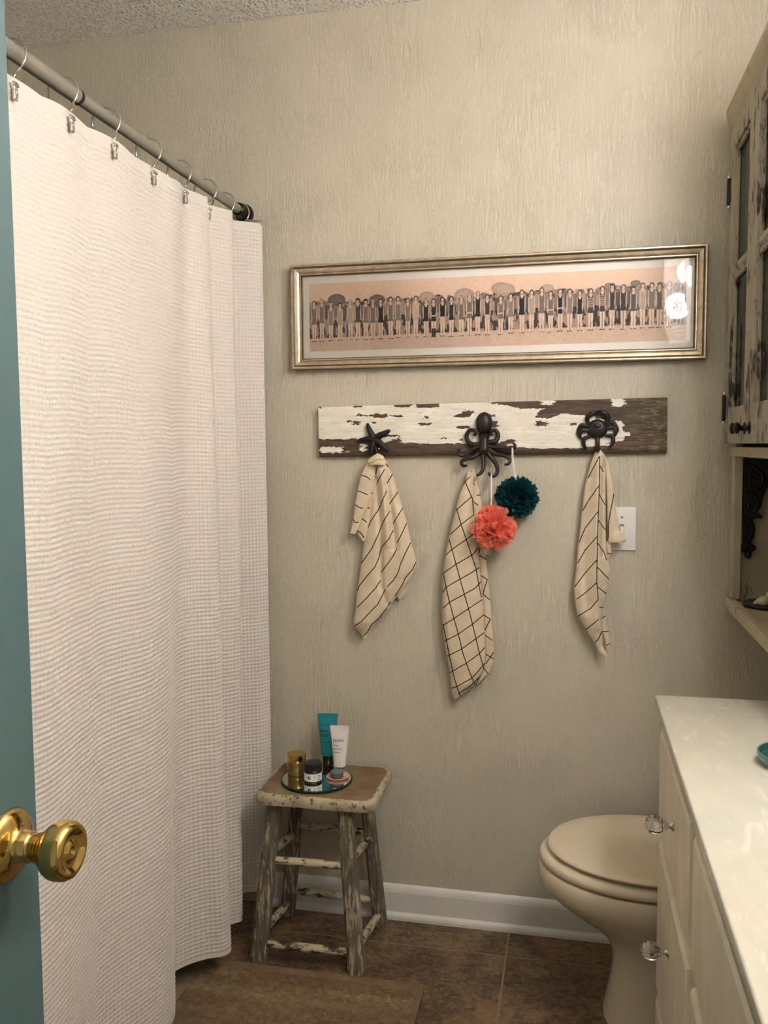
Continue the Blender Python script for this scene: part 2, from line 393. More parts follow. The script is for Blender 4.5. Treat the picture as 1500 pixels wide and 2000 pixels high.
# ------------------------------------------------------------------ bathtub behind the curtain
mk('bathtub', join(rbox(-1.005, -.965, .755, W-.002, .001, .38, .015, 3), rbox(-1.655, -1.58, .755, W-.002, .001, .38, .01), rbox(-1.6, -.99, .755, .85, .001, .38, .01), rbox(-1.6, -.99, 2.19, W-.002, .001, .38, .01), rbox(-1.6, -.98, .80, 2.22, .001, .10, .005)), M['tub'])
tag(bpy.data.objects['bathtub'], 'white bathtub behind the shower curtain', 'bathtub')

# ------------------------------------------------------------------ shower rod, rings, curtain
RX, RZ = -.873, 1.936
ysplit = float(atx(150, 190, RX)[1])
rod = thing('shower_rod', 'brushed metal telescoping shower rod above the white curtain', 'rod', (RX, 1.5, RZ))
mk('thick_tube', tube([(RX, .77, RZ), (RX, 1.1, RZ), (RX, ysplit, RZ)], .0138, 24), M['nickel'], rod, autosmooth=40)
mk('thin_tube', tube([(RX, ysplit-.02, RZ), (RX, 1.8, RZ), (RX, W-.03, RZ)], .0118, 24), M['nickel'], rod, autosmooth=40)
mk('collar', tube([(RX, ysplit-.004, RZ), (RX, ysplit, RZ), (RX, ysplit+.004, RZ)], .0144, 24), M['black_plastic'], rod, autosmooth=40)
mk('end_cap', lathe([(.0, 0), (.0235, 0), (.0245, .006), (.0245, .016), (.0185, .022), (.0165, .030), (.0165, .060), (.012, .064), (0, .064)], (0, 0, 0), 28, 'y'), M['dark_metal'], rod, autosmooth=40)
ec = bpy.data.objects['end_cap']; ec.location = (0, W-.0005-1.5, 0); ec.rotation_euler = (0, 0, math.pi); 
for vtx in ec.data.vertices: vtx.co += Vector((RX, 1.5, RZ))
mk('end_flange', lathe([(0, 0), (.022, 0), (.022, .012), (.016, .018), (0, .018)], (RX, .752, RZ), 24, 'y'), M['dark_metal'], rod)

# curtain: top and hem plans of the same cloth, far end first
K = np.array([  # top x, top y, hem x, hem y
 (-.811, 2.238, -.815, 2.248), (-.835, 2.212, -.832, 2.218), (-.852, 2.192, -.862, 2.205), (-.872, 2.170, -.890, 2.188), (-.885, 2.145, -.902, 2.140), (-.865, 2.120, -.872, 2.095),
 (-.838, 2.100, -.836, 2.062), (-.842, 2.075, -.858, 2.036), (-.872, 2.035, -.890, 2.000), (-.868, 2.000, -.862, 1.960), (-.846, 1.965, -.817, 1.935), (-.850, 1.935, -.819, 1.903), (-.866, 1.905, -.859, 1.880), (-.868, 1.880, -.896, 1.843),
 (-.860, 1.838, -.913, 1.800), (-.858, 1.800, -.892, 1.740), (-.868, 1.745, -.848, 1.690), (-.870, 1.697, -.833, 1.632), (-.864, 1.640, -.846, 1.565), (-.862, 1.590, -.874, 1.490), (-.866, 1.538, -.888, 1.425), (-.870, 1.480, -.872, 1.360),
 (-.865, 1.398, -.852, 1.285), (-.868, 1.330, -.846, 1.205), (-.874, 1.262, -.858, 1.120), (-.868, 1.180, -.872, 1.040), (-.870, 1.080, -.858, .965), (-.872, .980, -.850, .90), (-.870, .86, -.858, .83), (-.87, .79, -.86, .79)])
D = spline(K, 3000)
mid = (D[:, :2]*.5+D[:, 2:]*.5); arc = np.concatenate([[0], np.cumsum(np.hypot(*np.diff(mid, axis=0).T))])
CELL = .0097; SPC = 4
nu = int(arc[-1]/CELL)*SPC; us = np.linspace(0, arc[-1], nu)
Du = np.stack([np.interp(us, arc, D[:, k]) for k in range(4)], -1)
ZT, ZB = 1.897, .072
nv = int((ZT-ZB)/CELL)*SPC; vs = np.linspace(0, 1, nv)
RINGS = [float(atx(p, q, RX)[1]) for p, q in ((18, 96), (122, 172), (207, 232), (290, 292), (350, 334), (401, 370), (437, 395), (466, 412))]
tt = vs[None, :]
fall = .5-.5*np.cos(np.pi*np.clip(tt*1.0, 0, 1))**1
px_ = Du[:, 0:1]*(1-tt)+Du[:, 2:3]*tt; py_ = Du[:, 1:2]*(1-tt)+Du[:, 3:4]*tt
yt = Du[:, 1]
RR = np.sort(np.array(RINGS+[.83, 1.0, 1.13]))
dr_ = np.min(np.abs(yt[:, None]-RR[None, :]), 1); sag = .005*np.clip(dr_/.07, 0, 1)**2
zz_ = (ZT-sag)[:, None]*(1-tt)+ZB*tt
# soft wandering of the folds down the cloth
px_ = px_+.010*np.sin(np.pi*tt)*(vnoise(us[:, None]*9+3, tt*2.2, 11)-.5)*2*np.clip(us[:, None]/.3, 0, 1)
P = np.stack([px_, py_, zz_+0*px_], -1)
du = np.gradient(P, axis=0); dv = np.gradient(P, axis=1); N = np.cross(du, dv); N /= np.linalg.norm(N, axis=2)[..., None]
if N[nu//2, nv//2, 0] < 0: N = -N
cu = np.abs(np.sin(np.pi*us/CELL))[:, None]; cv = np.abs(np.sin(np.pi*(ZT-ZB)*vs/CELL))[None, :]
hh = np.minimum(cu, cv)*.55+cv*(.5+.5*cu)*.45
band = np.clip((tt*(ZT-ZB)-.016)/.006, .12, 1)*np.clip(((1-tt)*(ZT-ZB)-.006)/.004, .4, 1)
P = P+N*(.0034*hh*band+.0016*np.clip(1-(1-tt)*(ZT-ZB)/.010, 0, 1))[..., None]
o = mk('shower_curtain', (P.reshape(-1, 3), gridf(nu, nv)), M['curtain'], None, True, loc=(-.86, 1.5, ZB))
tag(o, 'white waffle weave shower curtain hanging from the metal rod', 'curtain')

def ring_name(i):
    return ['chrome curtain ring next to the teal door edge', 'chrome curtain ring just before the black rod collar', 'chrome curtain ring just past the black rod collar', 'chrome curtain ring, second past the black rod collar',
            'chrome curtain ring, third past the black rod collar', 'chrome curtain ring above the outermost curtain step', 'chrome curtain ring, second from the wall end of the rod', 'chrome curtain ring against the dark end cap of the rod'][i]
def ctop(y):
    k = np.argmin(np.abs(yt-y)); return float(Du[k, 0])
for i, y in enumerate(RINGS):
    t = thing('curtain_ring', ring_name(i), 'curtain ring', (RX, y, 1.90), 'rings along the shower rod')
    cz = RZ-.012; R0 = .029; xf = ctop(y)+.004
    arcp = [(RX+R0*math.cos(a), y+.004*math.sin(a*2), cz+R0*math.sin(a)) for a in np.linspace(rad(200), rad(-40), 26)]
    path = arcp+[(xf+.010, y, 1.902), (xf+.003, y, 1.893)]
    mk('hook', tube(spline(path, 48), .0021, 8), M['chrome'], t)
    mk('back_wire', tube(spline([(RX-.027, y, cz-.010), (RX-.026, y, cz-.022), (RX-.024, y, 1.900)], 10), .0015, 8), M['chrome'], t)
    mk('ball', ellipsoid((RX-.024, y, 1.895), (.0045, .0045, .0055), 8, 12), M['dark_metal'], t)
    if i == 7: continue
    c = np.array([xf+.004, y, 1.868])
    cl = mk('clip', join(rbox(c[0]-.003, c[0]+.003, c[1]-.005, c[1]+.005, c[2]+.004, c[2]+.018, .0015), tube([(c[0]+.003, c[1]-.006, c[2]+.013), (c[0]+.003, c[1], c[2]+.013), (c[0]+.003, c[1]+.006, c[2]+.013)], .003, 10)), M['chrome'], t)
    mk('jaw', join(rbox(c[0]-.001, c[0]+.004, c[1]-.007, c[1]+.004, c[2]-.012, c[2]+.006, .002), ellipsoid((c[0]+.004, c[1]-.002, c[2]+.0), (.002, .003, .004), 8, 10)), M['nickel'], cl)

# ------------------------------------------------------------------ framed panoramic print
FX0, FX1, FZ0, FZ1, FY = -.740, .3155, 1.5135, 1.789, W
fr = thing('framed_print', 'long champagne framed sepia beach print on the back wall', 'picture', ((FX0+FX1)/2, W, FZ0))
fp = [(0, .0), (0, .026), (.003, .030), (.006, .030), (.0075, .027), (.011, .0255), (.018, .0235), (.022, .0205), (.0235, .0215), (.0255, .0215), (.027, .018), (.0295, .014)]   # (inset, out from wall)
def rail(side):
    V = []
    for ins, out in fp+[(.0295, .0)]:
        a, b, c, d = FX0+ins, FX1-ins, FZ0+ins, FZ1-ins; y = W-.003-out
        e = {'top': [(a, y, d), (b, y, d)], 'bottom': [(b, y, c), (a, y, c)], 'left': [(a, y, c), (a, y, d)], 'right': [(b, y, d), (b, y, c)]}[side]
        V += e
    n = len(V)//2; Fc = [(2*i, 2*i+1, 2*i+3, 2*i+2) for i in range(n-1)]+[(2*n-2, 2*n-1, 1, 0), tuple(range(0, 2*n, 2)), tuple(range(1, 2*n, 2))[::-1]]
    return V, Fc
for s in ('top', 'bottom', 'left', 'right'):
    o = mk('frame_rail', rail(s), [M['frame'], M['frame_dark']], fr, False)
    for k, pl in enumerate(o.data.polygons):
        if k in (0, 1, 4, 6, 7, 9, 10): pl.material_index = 1 if k in (0, 7, 10, 4) else 0
a, b, c, d = FX0+.027, FX1-.027, FZ0+.027, FZ1-.027
mk('mat', rbox(a, b, W-.0095, W-.006, c, d, 0), M['mat'], fr, False)
# the print itself: a row of bathers and a crowd behind, painted on a fine grid
PX0, PX1 = -.694, .268; PZ0, PZ1 = 1.562, 1.741
nx, nz = 1100, 206
gx = np.linspace(PX0, PX1, nx); gz = np.linspace(PZ0, PZ1, nz); GX, GZ = np.meshgrid(gx, gz, indexing='ij')
U = (GX-PX0)/(PX1-PX0)
im = np.zeros((nx, nz, 3))
def tone(k): # 0 dark .. 1 pale sepia
    k = np.asarray(k, float)[..., None]; return np.array([30, 24, 26.])*(1-k)+np.array([246, 216, 192.])*k
sky = .94+.05*fbm(GX*30, GZ*30, 3); im[:] = tone(sky)
ground = .84+.09*fbm(GX*120, GZ*260, 5)
base = 1.592+.004*np.sin(U*2.6)+.004*U
im = np.where((GZ < base+.006)[..., None], tone(ground), im)
def paint(mask, k): im[mask] = tone(np.broadcast_to(np.asarray(k, float), mask.shape)[mask])
def ell(cx, cz, rx, rz, k): paint(((GX-cx)/rx)**2+((GZ-cz)/rz)**2 < 1, k)
def trap(cx, z0, w0, z1, w1, k, skew=0):
    t = (GZ-z0)/(z1-z0); paint((t >= 0) & (t <= 1) & (np.abs(GX-cx-skew*t) < w0+(w1-w0)*t), k)
r_ = random.Random(3)
crowdtop = lambda u: 1.688+.008*u+.002*math.sin(u*40)
for k in range(420):
    u = r_.random(); x = PX0+u*(PX1-PX0); z = crowdtop(u)-r_.random()**1.5*.014
    h = r_.choice([.25, .45, .55, .7]); ell(x, z, .0042, .0050, h)
    if r_.random() < .5: ell(x, z+.004, .0058, .0020, r_.choice([.2, .8, .6]))
    trap(x, z-.045, .006, z-.005, .0055, r_.choice([.35, .5, .6, .72]))
shade = np.where(fbm(GX*150, GZ*60, 9) > .52, .62, .12)+.12*fbm(GX*400, GZ*300, 8)
u0 = np.vectorize(crowdtop)(U[:, :1])
paint((GZ > base+.004) & (GZ < base+.052+.006*fbm(GX*150, GZ*0+1, 4)), shade)
for zx, zy, zr, dk in ((400, 430, 62, .42), (670, 430, 56, .42), (1000, 408, 52, .74), (1250, 395, 66, .72), (1490, 350, 58, .72)):
    q = at(540+zx/3.41, 460+zy/3.41, 2.275); rr = zr/3.41*.00134
    ell(q[0], q[2], rr, rr*.66, dk); ell(q[0], q[2], rr*.72, rr*.42, dk+.06); trap(q[0], q[2]-.02, .0006, q[2], .0006, .2)
for zx, zy, zr, dk in ((85, 360, 70, .74), (370, 350, 42, .76), (735, 372, 44, .55), (780, 330, 24, .55), (960, 318, 32, .5), (1125, 320, 18, .5)):
    q = at(960+zx/3.41, 460+zy/3.41, 2.275); rr = zr/3.41*.00134
    ell(q[0], q[2], rr, rr*.6, dk); ell(q[0], q[2], rr*.7, rr*.38, dk+.05)
figs = [(540, x, k) for x, k in ((250, 'm'), (300, 'm'), (360, 'g'), (425, 'l'), (490, 'l'), (540, 'd'), (592, 'm'), (640, 'm'), (695, 'k'), (760, 'm'), (812, 'c'), (872, 'g'), (930, 'w'), (995, 'k'), (1045, 'kb'), (1108, 'kw'), (1165, 'k'), (1230, 'm'), (1285, 'mb'), (1340, 'k'), (1405, 'dw'))]
figs += [(960, x, k) for x, k in ((60, 'mb'), (125, 'g'), (200, 'k'), (265, 'l'), (335, 'm'), (395, 'mb'), (458, 'kb'), (520, 'g'), (590, 'k'), (660, 's'), (738, 's'), (805, 'd'), (875, 'd'), (945, 'd'), (1005, 'l'), (1065, 'm'), (1120, 'd'), (1180, 'm'))]
TON = {'m': .50, 'g': .60, 'l': .76, 'd': .22, 'k': .06, 'w': .88, 'c': .85, 's': .24}
for n_, (ox, zx, kd) in enumerate(figs):
    q = at(ox+zx/3.41, 600, 2.275); x = q[0]+r_.uniform(-.001, .001); u = (x-PX0)/(PX1-PX0)
    zf = 1.5885+.006*u+r_.uniform(-.0015, .0015); H = .116+r_.uniform(-.011, .008); zh = zf+H
    hip = zf+H*.42; sh = zf+H*.80; sk = .97; t0 = TON[kd[0]]; ww = r_.uniform(.0062, .0076)
    for s in (-1, 1):
        trap(x+s*.0032, zf, .0016, hip, .0036, sk, 0); ell(x+s*.0040, zf+.0005, .0032, .0014, r_.choice([.15, .3, .7]))
        trap(x+s*(ww+.0002), hip+.002, .0013, sh-.003, .0018, .93, -s*.0010)
    paint((np.abs(GX-x) < .0006) & (GZ > zf) & (GZ < hip), .45)
    trap(x, hip-.004, ww*1.0, hip+.014, ww*.80, t0); trap(x, hip+.010, ww*.80, sh-.002, ww*.92, t0)
    trap(x, sh-.007, .0024, sh, .0032, .96); trap(x, sh-.002, ww*.7, sh+.0015, .003, .96)
    if kd == 'c': paint((np.abs(GX-x) < ww*.95) & (GZ > hip-.004) & (GZ < sh-.006) & ((np.floor((GX-x)/.0028)+np.floor(GZ/.0028)) % 2 == 0), .08)
    if kd == 's': paint((np.abs(GX-x) < ww*.85) & (GZ > hip+.010) & (GZ < sh-.006) & (np.floor(GZ/.0022) % 2 == 0), .78)
    if 'b' in kd[1:]: trap(x, hip+.008, ww*.8, hip+.0115, ww*.8, .93)
    if 'w' in kd[1:]: trap(x, hip-.010, ww*1.05, hip+.006, ww*.85, .90)
    if n_ in (14,): trap(x-.003, zf, .002, zf+.022, .0024, .08); trap(x+.003, zf, .002, zf+.022, .0024, .08)
    ell(x, sh+.0082, .0058, .0072, r_.choice([.05, .12, .22])); ell(x, sh+.0068, .0036, .0054, .95); trap(x, sh-.001, .0019, sh+.004, .0019, .9)
    ell(x-.0012, sh+.0078, .0005, .0005, .3); ell(x+.0012, sh+.0078, .0005, .0005, .3); ell(x, sh+.0046, .0008, .0004, .4)
    if r_.random() < .3: ell(x, sh+.0115, .0066, .0026, r_.choice([.2, .8]))
im *= (.95+.10*fbm(GX*420, GZ*420, 21))[..., None]
colr = np.concatenate([np.array(lin(np.clip(im, 0, 255))[0:1]) if False else np.where(im/255 <= .04045, im/255/12.92, ((np.clip(im, 0, 255)/255+.055)/1.055)**2.4), np.ones((nx, nz, 1))], -1)
PV = np.stack([GX, np.full_like(GX, W-.0099), GZ], -1)
mk('print', (PV.reshape(-1, 3), gridf(nx, nz)), M['print'], fr, False, {'col': ('FLOAT_COLOR', colr)})
mk('glass', ([(a, W-.0135, c), (b, W-.0135, c), (b, W-.0135, d), (a, W-.0135, d)], [(0, 1, 2, 3)]), M['pane'], fr, False)

# ------------------------------------------------------------------ hook board
BY = W-.021
bq = at(np.array([622, 1304, 1303, 623.]), np.array([795, 776, 885, 893.]), BY)
rack = thing('hook_board', 'weathered peeling white plank with three iron sea creature hooks', 'hook rack', (-.22, W, 1.28))
nx, nz = 860, 140
s_ = np.linspace(0, 1, nx)[:, None]; t_ = np.linspace(0, 1, nz)[None, :]
def bil(q): return (q[0]*(1-s_[..., None])+q[1]*s_[..., None])*(1-t_[..., None])+(q[3]*(1-s_[..., None])+q[2]*s_[..., None])*t_[..., None]
zpx = np.array([[45, 93], [1468, 55], [1463, 281], [47, 298.]]); Z2 = bil(zpx); zx, zy = Z2[..., 0], Z2[..., 1]
jx = zx+30*(fbm(zx/26, zy/5, 31)-.5)+10*(vnoise(zx/7, zy/2.2, 35)-.5); jy = zy+8*(fbm(zx/22, zy/6, 41)-.5)+5*(vnoise(zx/8, zy/3, 44)-.5)
def rc(x0, y0, x1, y1): return [(x0, y0), (x1, y0), (x1, y1), (x0, y1)]
bare_polys = [[(20, 222), (110, 226), (200, 222), (330, 243), (372, 224), (405, 220), (408, 238), (500, 243), (640, 243), (800, 240), (856, 222), (876, 234), (830, 250), (930, 262), (1100, 262), (1180, 256), (1300, 226), (1298, 152), (1240, 148), (1190, 132), (1060, 118), (1012, 142), (964, 138), (966, 114), (994, 100), (890, 100), (846, 84), (770, 78), (800, 68), (980, 40), (1500, 30), (1500, 330), (20, 330)],
 [(618, 134), (640, 120), (680, 106), (712, 110), (700, 124), (690, 136)], rc(640, 170, 692, 180), rc(752, 150, 806, 173), rc(728, 124, 792, 132), rc(480, 157, 532, 166), rc(956, 152, 1002, 168), rc(284, 121, 342, 138), rc(215, 124, 300, 130), rc(356, 125, 405, 134), rc(198, 150, 226, 166), rc(170, 147, 192, 154), rc(370, 80, 446, 93), rc(468, 76, 562, 95), rc(505, 130, 522, 142), rc(570, 217, 600, 222), rc(330, 207, 392, 214), rc(196, 86, 232, 94), rc(284, 152, 298, 160), rc(640, 225, 660, 229), rc(30, 86, 64, 98), rc(1090, 160, 1120, 166)]
white_polys = [rc(980, 64, 1030, 84), [(1254, 60), (1300, 58), (1304, 84), (1290, 94), (1262, 92)], rc(52, 256, 148, 280), rc(230, 244, 254, 274), rc(160, 273, 185, 277), rc(1300, 196, 1330, 212), rc(1200, 244, 1260, 250)]
bare = np.zeros(zx.shape, bool)
for p in bare_polys: bare |= inpoly(jx, jy, p)
for p in white_polys: bare &= ~inpoly(jx, jy, p)
crack = (np.abs(fbm(zx/60, zy/3.2, 51)-.5) < .010) & (vnoise(zx/40, zy/14, 55) > .45)
paint_f = np.where(bare, 0., 1.); paint_f[crack & ~bare] = .55
moss = np.clip((zx-1290)/80, 0, 1)*(fbm(zx/24, zy/5, 61) > .53)*bare
grain = fbm(zx/70, zy/3.0, 71)
rel = .0006*grain+.0013*paint_f+.0010*(fbm(zx/50, zy/7, 77)-.5)*paint_f
q3 = bil(bq); front = q3.copy(); front[..., 1] = BY-rel
# chamfered lower lip of the plank
lip = np.clip((t_-.90)/.10, 0, 1); front[..., 1] = front[..., 1]+.006*lip**2
Vb = front.reshape(-1, 3); Fb = gridf(nx, nz)
edge = list(range(0, nx*nz, nz))[:-1]+list(range((nx-1)*nz, nx*nz))[:-1]+[i*nz+nz-1 for i in range(nx-1, 0, -1)]+list(range(nz-1, 0, -1))
bk = Vb[edge].copy(); bk[:, 1] = W-.0008
n0 = len(Vb); ne = len(edge); Vall = np.concatenate([Vb, bk])
Fs = np.array([[edge[i], n0+i, n0+(i+1) % ne, edge[(i+1) % ne]] for i in range(ne)])
at_p = np.concatenate([paint_f.ravel(), np.zeros(ne)]); at_m = np.concatenate([moss.ravel(), np.zeros(ne)]); at_g = np.concatenate([grain.ravel(), np.full(ne, .5)])
def mk_plank():
    t = NT('peeling_white_plank'); pf = t.attr('paint'); mo = t.attr('moss'); gr = t.attr('grain'); p = t.pos((.12, 1, 1))
    wood = t.mix(.5, t.ramp(gr, [(.3, lin((48, 36, 26))), (.7, lin((96, 76, 56)))]), t.ramp(t.noise(p, 260, 3), [(.35, lin((46, 34, 25))), (.65, lin((104, 84, 62)))]))
    wood = t.mix(t.math('MULTIPLY', mo, t.gray(t.noise(t.pos((.3, 1, 1)), 180, 2), .42, .58, 0, .6)), wood, lin((134, 128, 84)))
    pa = t.ramp(t.noise(t.pos((.3, 1, 1)), 60, 4), [(.3, lin((222, 214, 196))), (.7, lin((240, 234, 220)))])
    t.col(t.mix(t.gray(pf, .3, .8), wood, pa)); t.set(Roughness=.7); t.bump(t.noise(p, 320, 3), .3, .001); return t.m
mk('plank', (Vall, np.concatenate([Fb, Fs])), mk_plank(), rack, True, {'paint': ('FLOAT', at_p), 'moss': ('FLOAT', at_m), 'grain': ('FLOAT', at_g)}, autosmooth=50)
HY = BY-.004
def zpts(ox, oy, sc, pts): return np.array([at(ox+p[0]/sc, oy+p[1]/sc, HY-(p[2] if len(p) > 2 else 0)) for p in pts])
# octopus (outline traced at 10x around 880,790)
def O(pts): return zpts(880, 790, 10.0, pts)
octo = mk('octopus_hook', join(ellipsoid(at(880+65.5, 790+37, HY-.006), (.0218, .017, .0292), 18, 28)), M['iron'], rack)
octo['label'] = 'brown cast iron octopus hook'
mk('mantle', tube(spline(O([(655, 560, .006), (655, 640, .006), (655, 720, .008), (655, 830, .009), (650, 930, .008), (648, 985, .006)]), 24), np.interp(np.linspace(0, 1, 24), [0, .35, .7, 1], [.0160, .0120, .0165, .008]), 16), M['iron'], octo)
for e_ in (588, 720): mk('eye', ellipsoid(at(880+e_/10, 790+63.0, HY-.012), (.0034, .003, .004), 8, 12), M['iron'], octo)
TENT = [[(640, 770, .010), (520, 790, .012), (400, 770, .012), (325, 690, .010), (318, 590, .010), (370, 505, .010), (450, 500, .011), (490, 540, .012), (480, 590, .012), (450, 590, .012)],
        [(670, 760, .010), (780, 735, .012), (880, 715, .012), (925, 640, .010), (920, 560, .010), (870, 500, .010), (810, 510, .011), (785, 550, .012), (800, 590, .012), (825, 585, .012)],
        [(600, 830, .010), (500, 840, .012), (400, 900, .014), (320, 965, .016), (220, 1000, .018), (155, 960, .020), (160, 900, .020), (180, 865, .020)],
        [(600, 890, .010), (530, 970, .012), (430, 1035, .016), (310, 1065, .018), (225, 1110, .020), (215, 1165, .022), (260, 1200, .026), (315, 1192, .028)],
        [(630, 900, .010), (630, 1020, .012), (640, 1120, .016), (640, 1220, .020), (610, 1310, .026), (560, 1365, .032), (515, 1390, .037)],
        [(690, 880, .010), (750, 980, .012), (820, 1070, .014), (890, 1170, .018), (915, 1270, .024), (895, 1360, .030), (840, 1400, .034), (775, 1380, .037), (735, 1330, .038)],
        [(700, 850, .010), (790, 910, .012), (880, 965, .014), (1000, 990, .016), (1100, 1020, .018), (1160, 1090, .020), (1130, 1160, .024), (1050, 1172, .026)],
        [(700, 800, .010), (800, 830, .012), (930, 842, .012), (1080, 850, .014), (1190, 875, .018), (1250, 850, .022), (1255, 790, .024), (1220, 755, .024)]]
for k, tp in enumerate(TENT):
    r0 = .0074 if k < 2 else .0072
    mk('tentacle', tube(spline(O(tp), 40), np.interp(np.linspace(0, 1, 40), [0, .3, .9, 1], [r0*1.05, r0*.80, r0*.52, r0*.40]), 10), M['iron'], octo)
# crab (12.5x around 1110,790)
def Cb(pts): return zpts(1110, 790, 12.5, pts)
cv_, cf_ = ellipsoid(at(1110+705/12.5, 790+600/12.5, HY-.002), (.0258, .011, .0242), 16, 28)
crab = mk('crab_hook', join((cv_, cf_), ellipsoid(at(1110+705/12.5, 790+520/12.5, HY-.0115), (.010, .003, .006), 8, 14)), M['iron'], rack)
crab['label'] = 'brown cast iron crab hook'
for pts, r0, r1 in (([(500, 480, .006), (465, 400, .006), (470, 310, .008), (560, 235, .009), (650, 185, .009), (705, 145, .008)], .0062, .0036), ([(920, 450, .006), (960, 380, .006), (960, 290, .008), (890, 215, .009), (800, 175, .009), (725, 150, .008)], .0064, .0036), ):
    cw = mk('claw', tube(spline(Cb(pts), 24), np.interp(np.linspace(0, 1, 24), [0, .3, .65, 1], [r0*.75, r0*.9, r0*1.1, r1*.5]), 12), M['iron'], crab)
for pts in ([(700, 165, .006), (690, 230, .006), (700, 275, .006), (790, 330, .006)], ): mk('claw_tip', tube(spline(Cb(pts), 14), np.linspace(.0040, .0022, 14), 8), M['iron'], crab)
LEGS = [[(520, 520), (420, 520), (320, 500), (270, 590), (240, 690), (262, 790)], [(520, 600), (430, 640), (350, 620), (290, 690), (285, 790), (350, 850)], [(560, 760), (470, 790), (390, 830), (370, 930), (400, 1030), (460, 1075)],
        [(940, 500), (1010, 460), (1085, 430), (1150, 520), (1200, 620), (1160, 720)], [(930, 580), (1030, 570), (1110, 560), (1160, 650), (1140, 740), (1100, 790)], [(890, 740), (980, 760), (1070, 760), (1095, 860), (1080, 960), (1000, 1040)]]
for pts in LEGS: mk('leg', tube(spline(Cb([(*p, .005) for p in pts]), 24), np.interp(np.linspace(0, 1, 24), [0, .45, .6, 1], [.0042, .0052, .0054, .0030]), 10), M['iron'], crab)
mk('hook_stem', tube(spline(Cb([(715, 800, .002), (715, 900, .004), (715, 1020, .010), (720, 1100, .020), (725, 1120, .032), (725, 1080, .040)]), 24), np.interp(np.linspace(0, 1, 24), [0, .5, 1], [.0056, .0056, .0042]), 12), M['iron'], crab)
# starfish (12.5x around 680,810)
def S(pts): return zpts(680, 810, 12.5, pts)
star = mk('starfish_hook', ellipsoid(at(680+640/12.5, 810+600/12.5, HY-.004), (.0142, .008, .0142), 12, 20), M['iron_black'], rack)
star['label'] = 'black cast iron starfish hook'
for pts in ([(640, 600, .006), (560, 460, .008), (500, 320, .008), (470, 215, .006)], [(640, 600, .006), (780, 500, .008), (930, 430, .008), (1020, 375, .006)], [(640, 600, .006), (480, 600, .008), (350, 615, .008), (250, 630, .006)],
            [(640, 600, .006), (600, 760, .008), (580, 880, .010), (560, 960, .012)], [(640, 600, .006), (770, 680, .010), (880, 790, .012), (985, 890, .014)]):
    mk('arm', tube(spline(S(pts), 18), np.interp(np.linspace(0, 1, 18), [0, .35, .8, 1], [.0098, .0082, .0056, .0034]), 12), M['iron_black'], star)
mk('hook_stem', tube(spline(S([(650, 700, .004), (690, 900, .006), (740, 1020, .014), (745, 1080, .020), (745, 1050, .027)]), 20), .005, 10), M['iron_black'], star)
mk('screw', lathe([(0, 0), (.0028, 0), (.0026, .0012), (0, .0016)], tuple(at(680+748/12.5, 810+830/12.5, HY-.0135)), 14, 'y'), M['chrome'], star)

# ------------------------------------------------------------------ towels
def interp_edge(pts, y): p = np.array(pts, float); return np.interp(y, p[:, 1], p[:, 0])
def panel(ox, oy, sc, L, R, Y, bulge, stripes, creases=(), seed=1, topflat=0.0, back=.004):
    y0 = max(min(p[1] for p in L), min(p[1] for p in R)); y1 = min(max(p[1] for p in L), max(p[1] for p in R))
    n = max(24, int((y1-y0)/sc/1.0)); zy = np.linspace(y0, y1, n)[:, None]
    wob = 3.0*(vnoise(zy/30, zy*0+seed, seed)-.5)
    xl = interp_edge(L, zy)+wob; xr = interp_edge(R, zy)+3.0*(vnoise(zy/24, zy*0+seed+5, seed+1)-.5); wd = np.maximum(xr-xl, 2)
    m = max(20, int(np.max(wd)/sc/1.0)); s = np.linspace(0, 1, m)[None, :]
    zx = xl+wd*s; zyg = zy+0*s
    d = bulge*np.sin(np.pi*s)**.55*np.clip(wd/sc/45, .25, 1)
    for line, amp, wid in creases: d = d+amp*np.exp(-(polydist(zx, zyg, line)/wid)**2)
    d = d+.0035*(fbm(zx/150+seed, zyg/330, seed+9)-.5)*np.sin(np.pi*s)**.5
    d = np.maximum(d, .0)*np.ones_like(zx)
    st = np.full(zx.shape, 99.0)
    for line in stripes: st = np.minimum(st, polydist(zx, zyg, line)/sc)
    fv = at(ox+zx/sc, oy+zyg/sc, Y-d)
    mb = 8; sb = np.linspace(1, 0, mb+2)[None, 1:-1]; zb = xl+wd*sb
    bv = at(ox+zb/sc, oy+(zy+0*sb)/sc, Y+back*np.sin(np.pi*sb)+0*zb)
    V = np.concatenate([fv, bv], 1); A = np.concatenate([st, np.full(zb.shape, 99.)], 1)
    k = V.shape[1]; fc = [tuple(q) for q in gridf(n, k, cv=True)]+[tuple(range(k))[::-1], tuple(range((n-1)*k, n*k))]
    return (V.reshape(-1, 3), fc), A.ravel()
def towel(name, label, panels):
    V, A = [], []
    for p, a in panels: V.append(p); A.append(a)
    o = mk(name, join(*V), M['towel'], None, True, {'stripe': ('FLOAT', np.concatenate(A))}, autosmooth=75)
    return tag(o, label, 'towel', 'striped towels on the hook board')
TY = W-.030
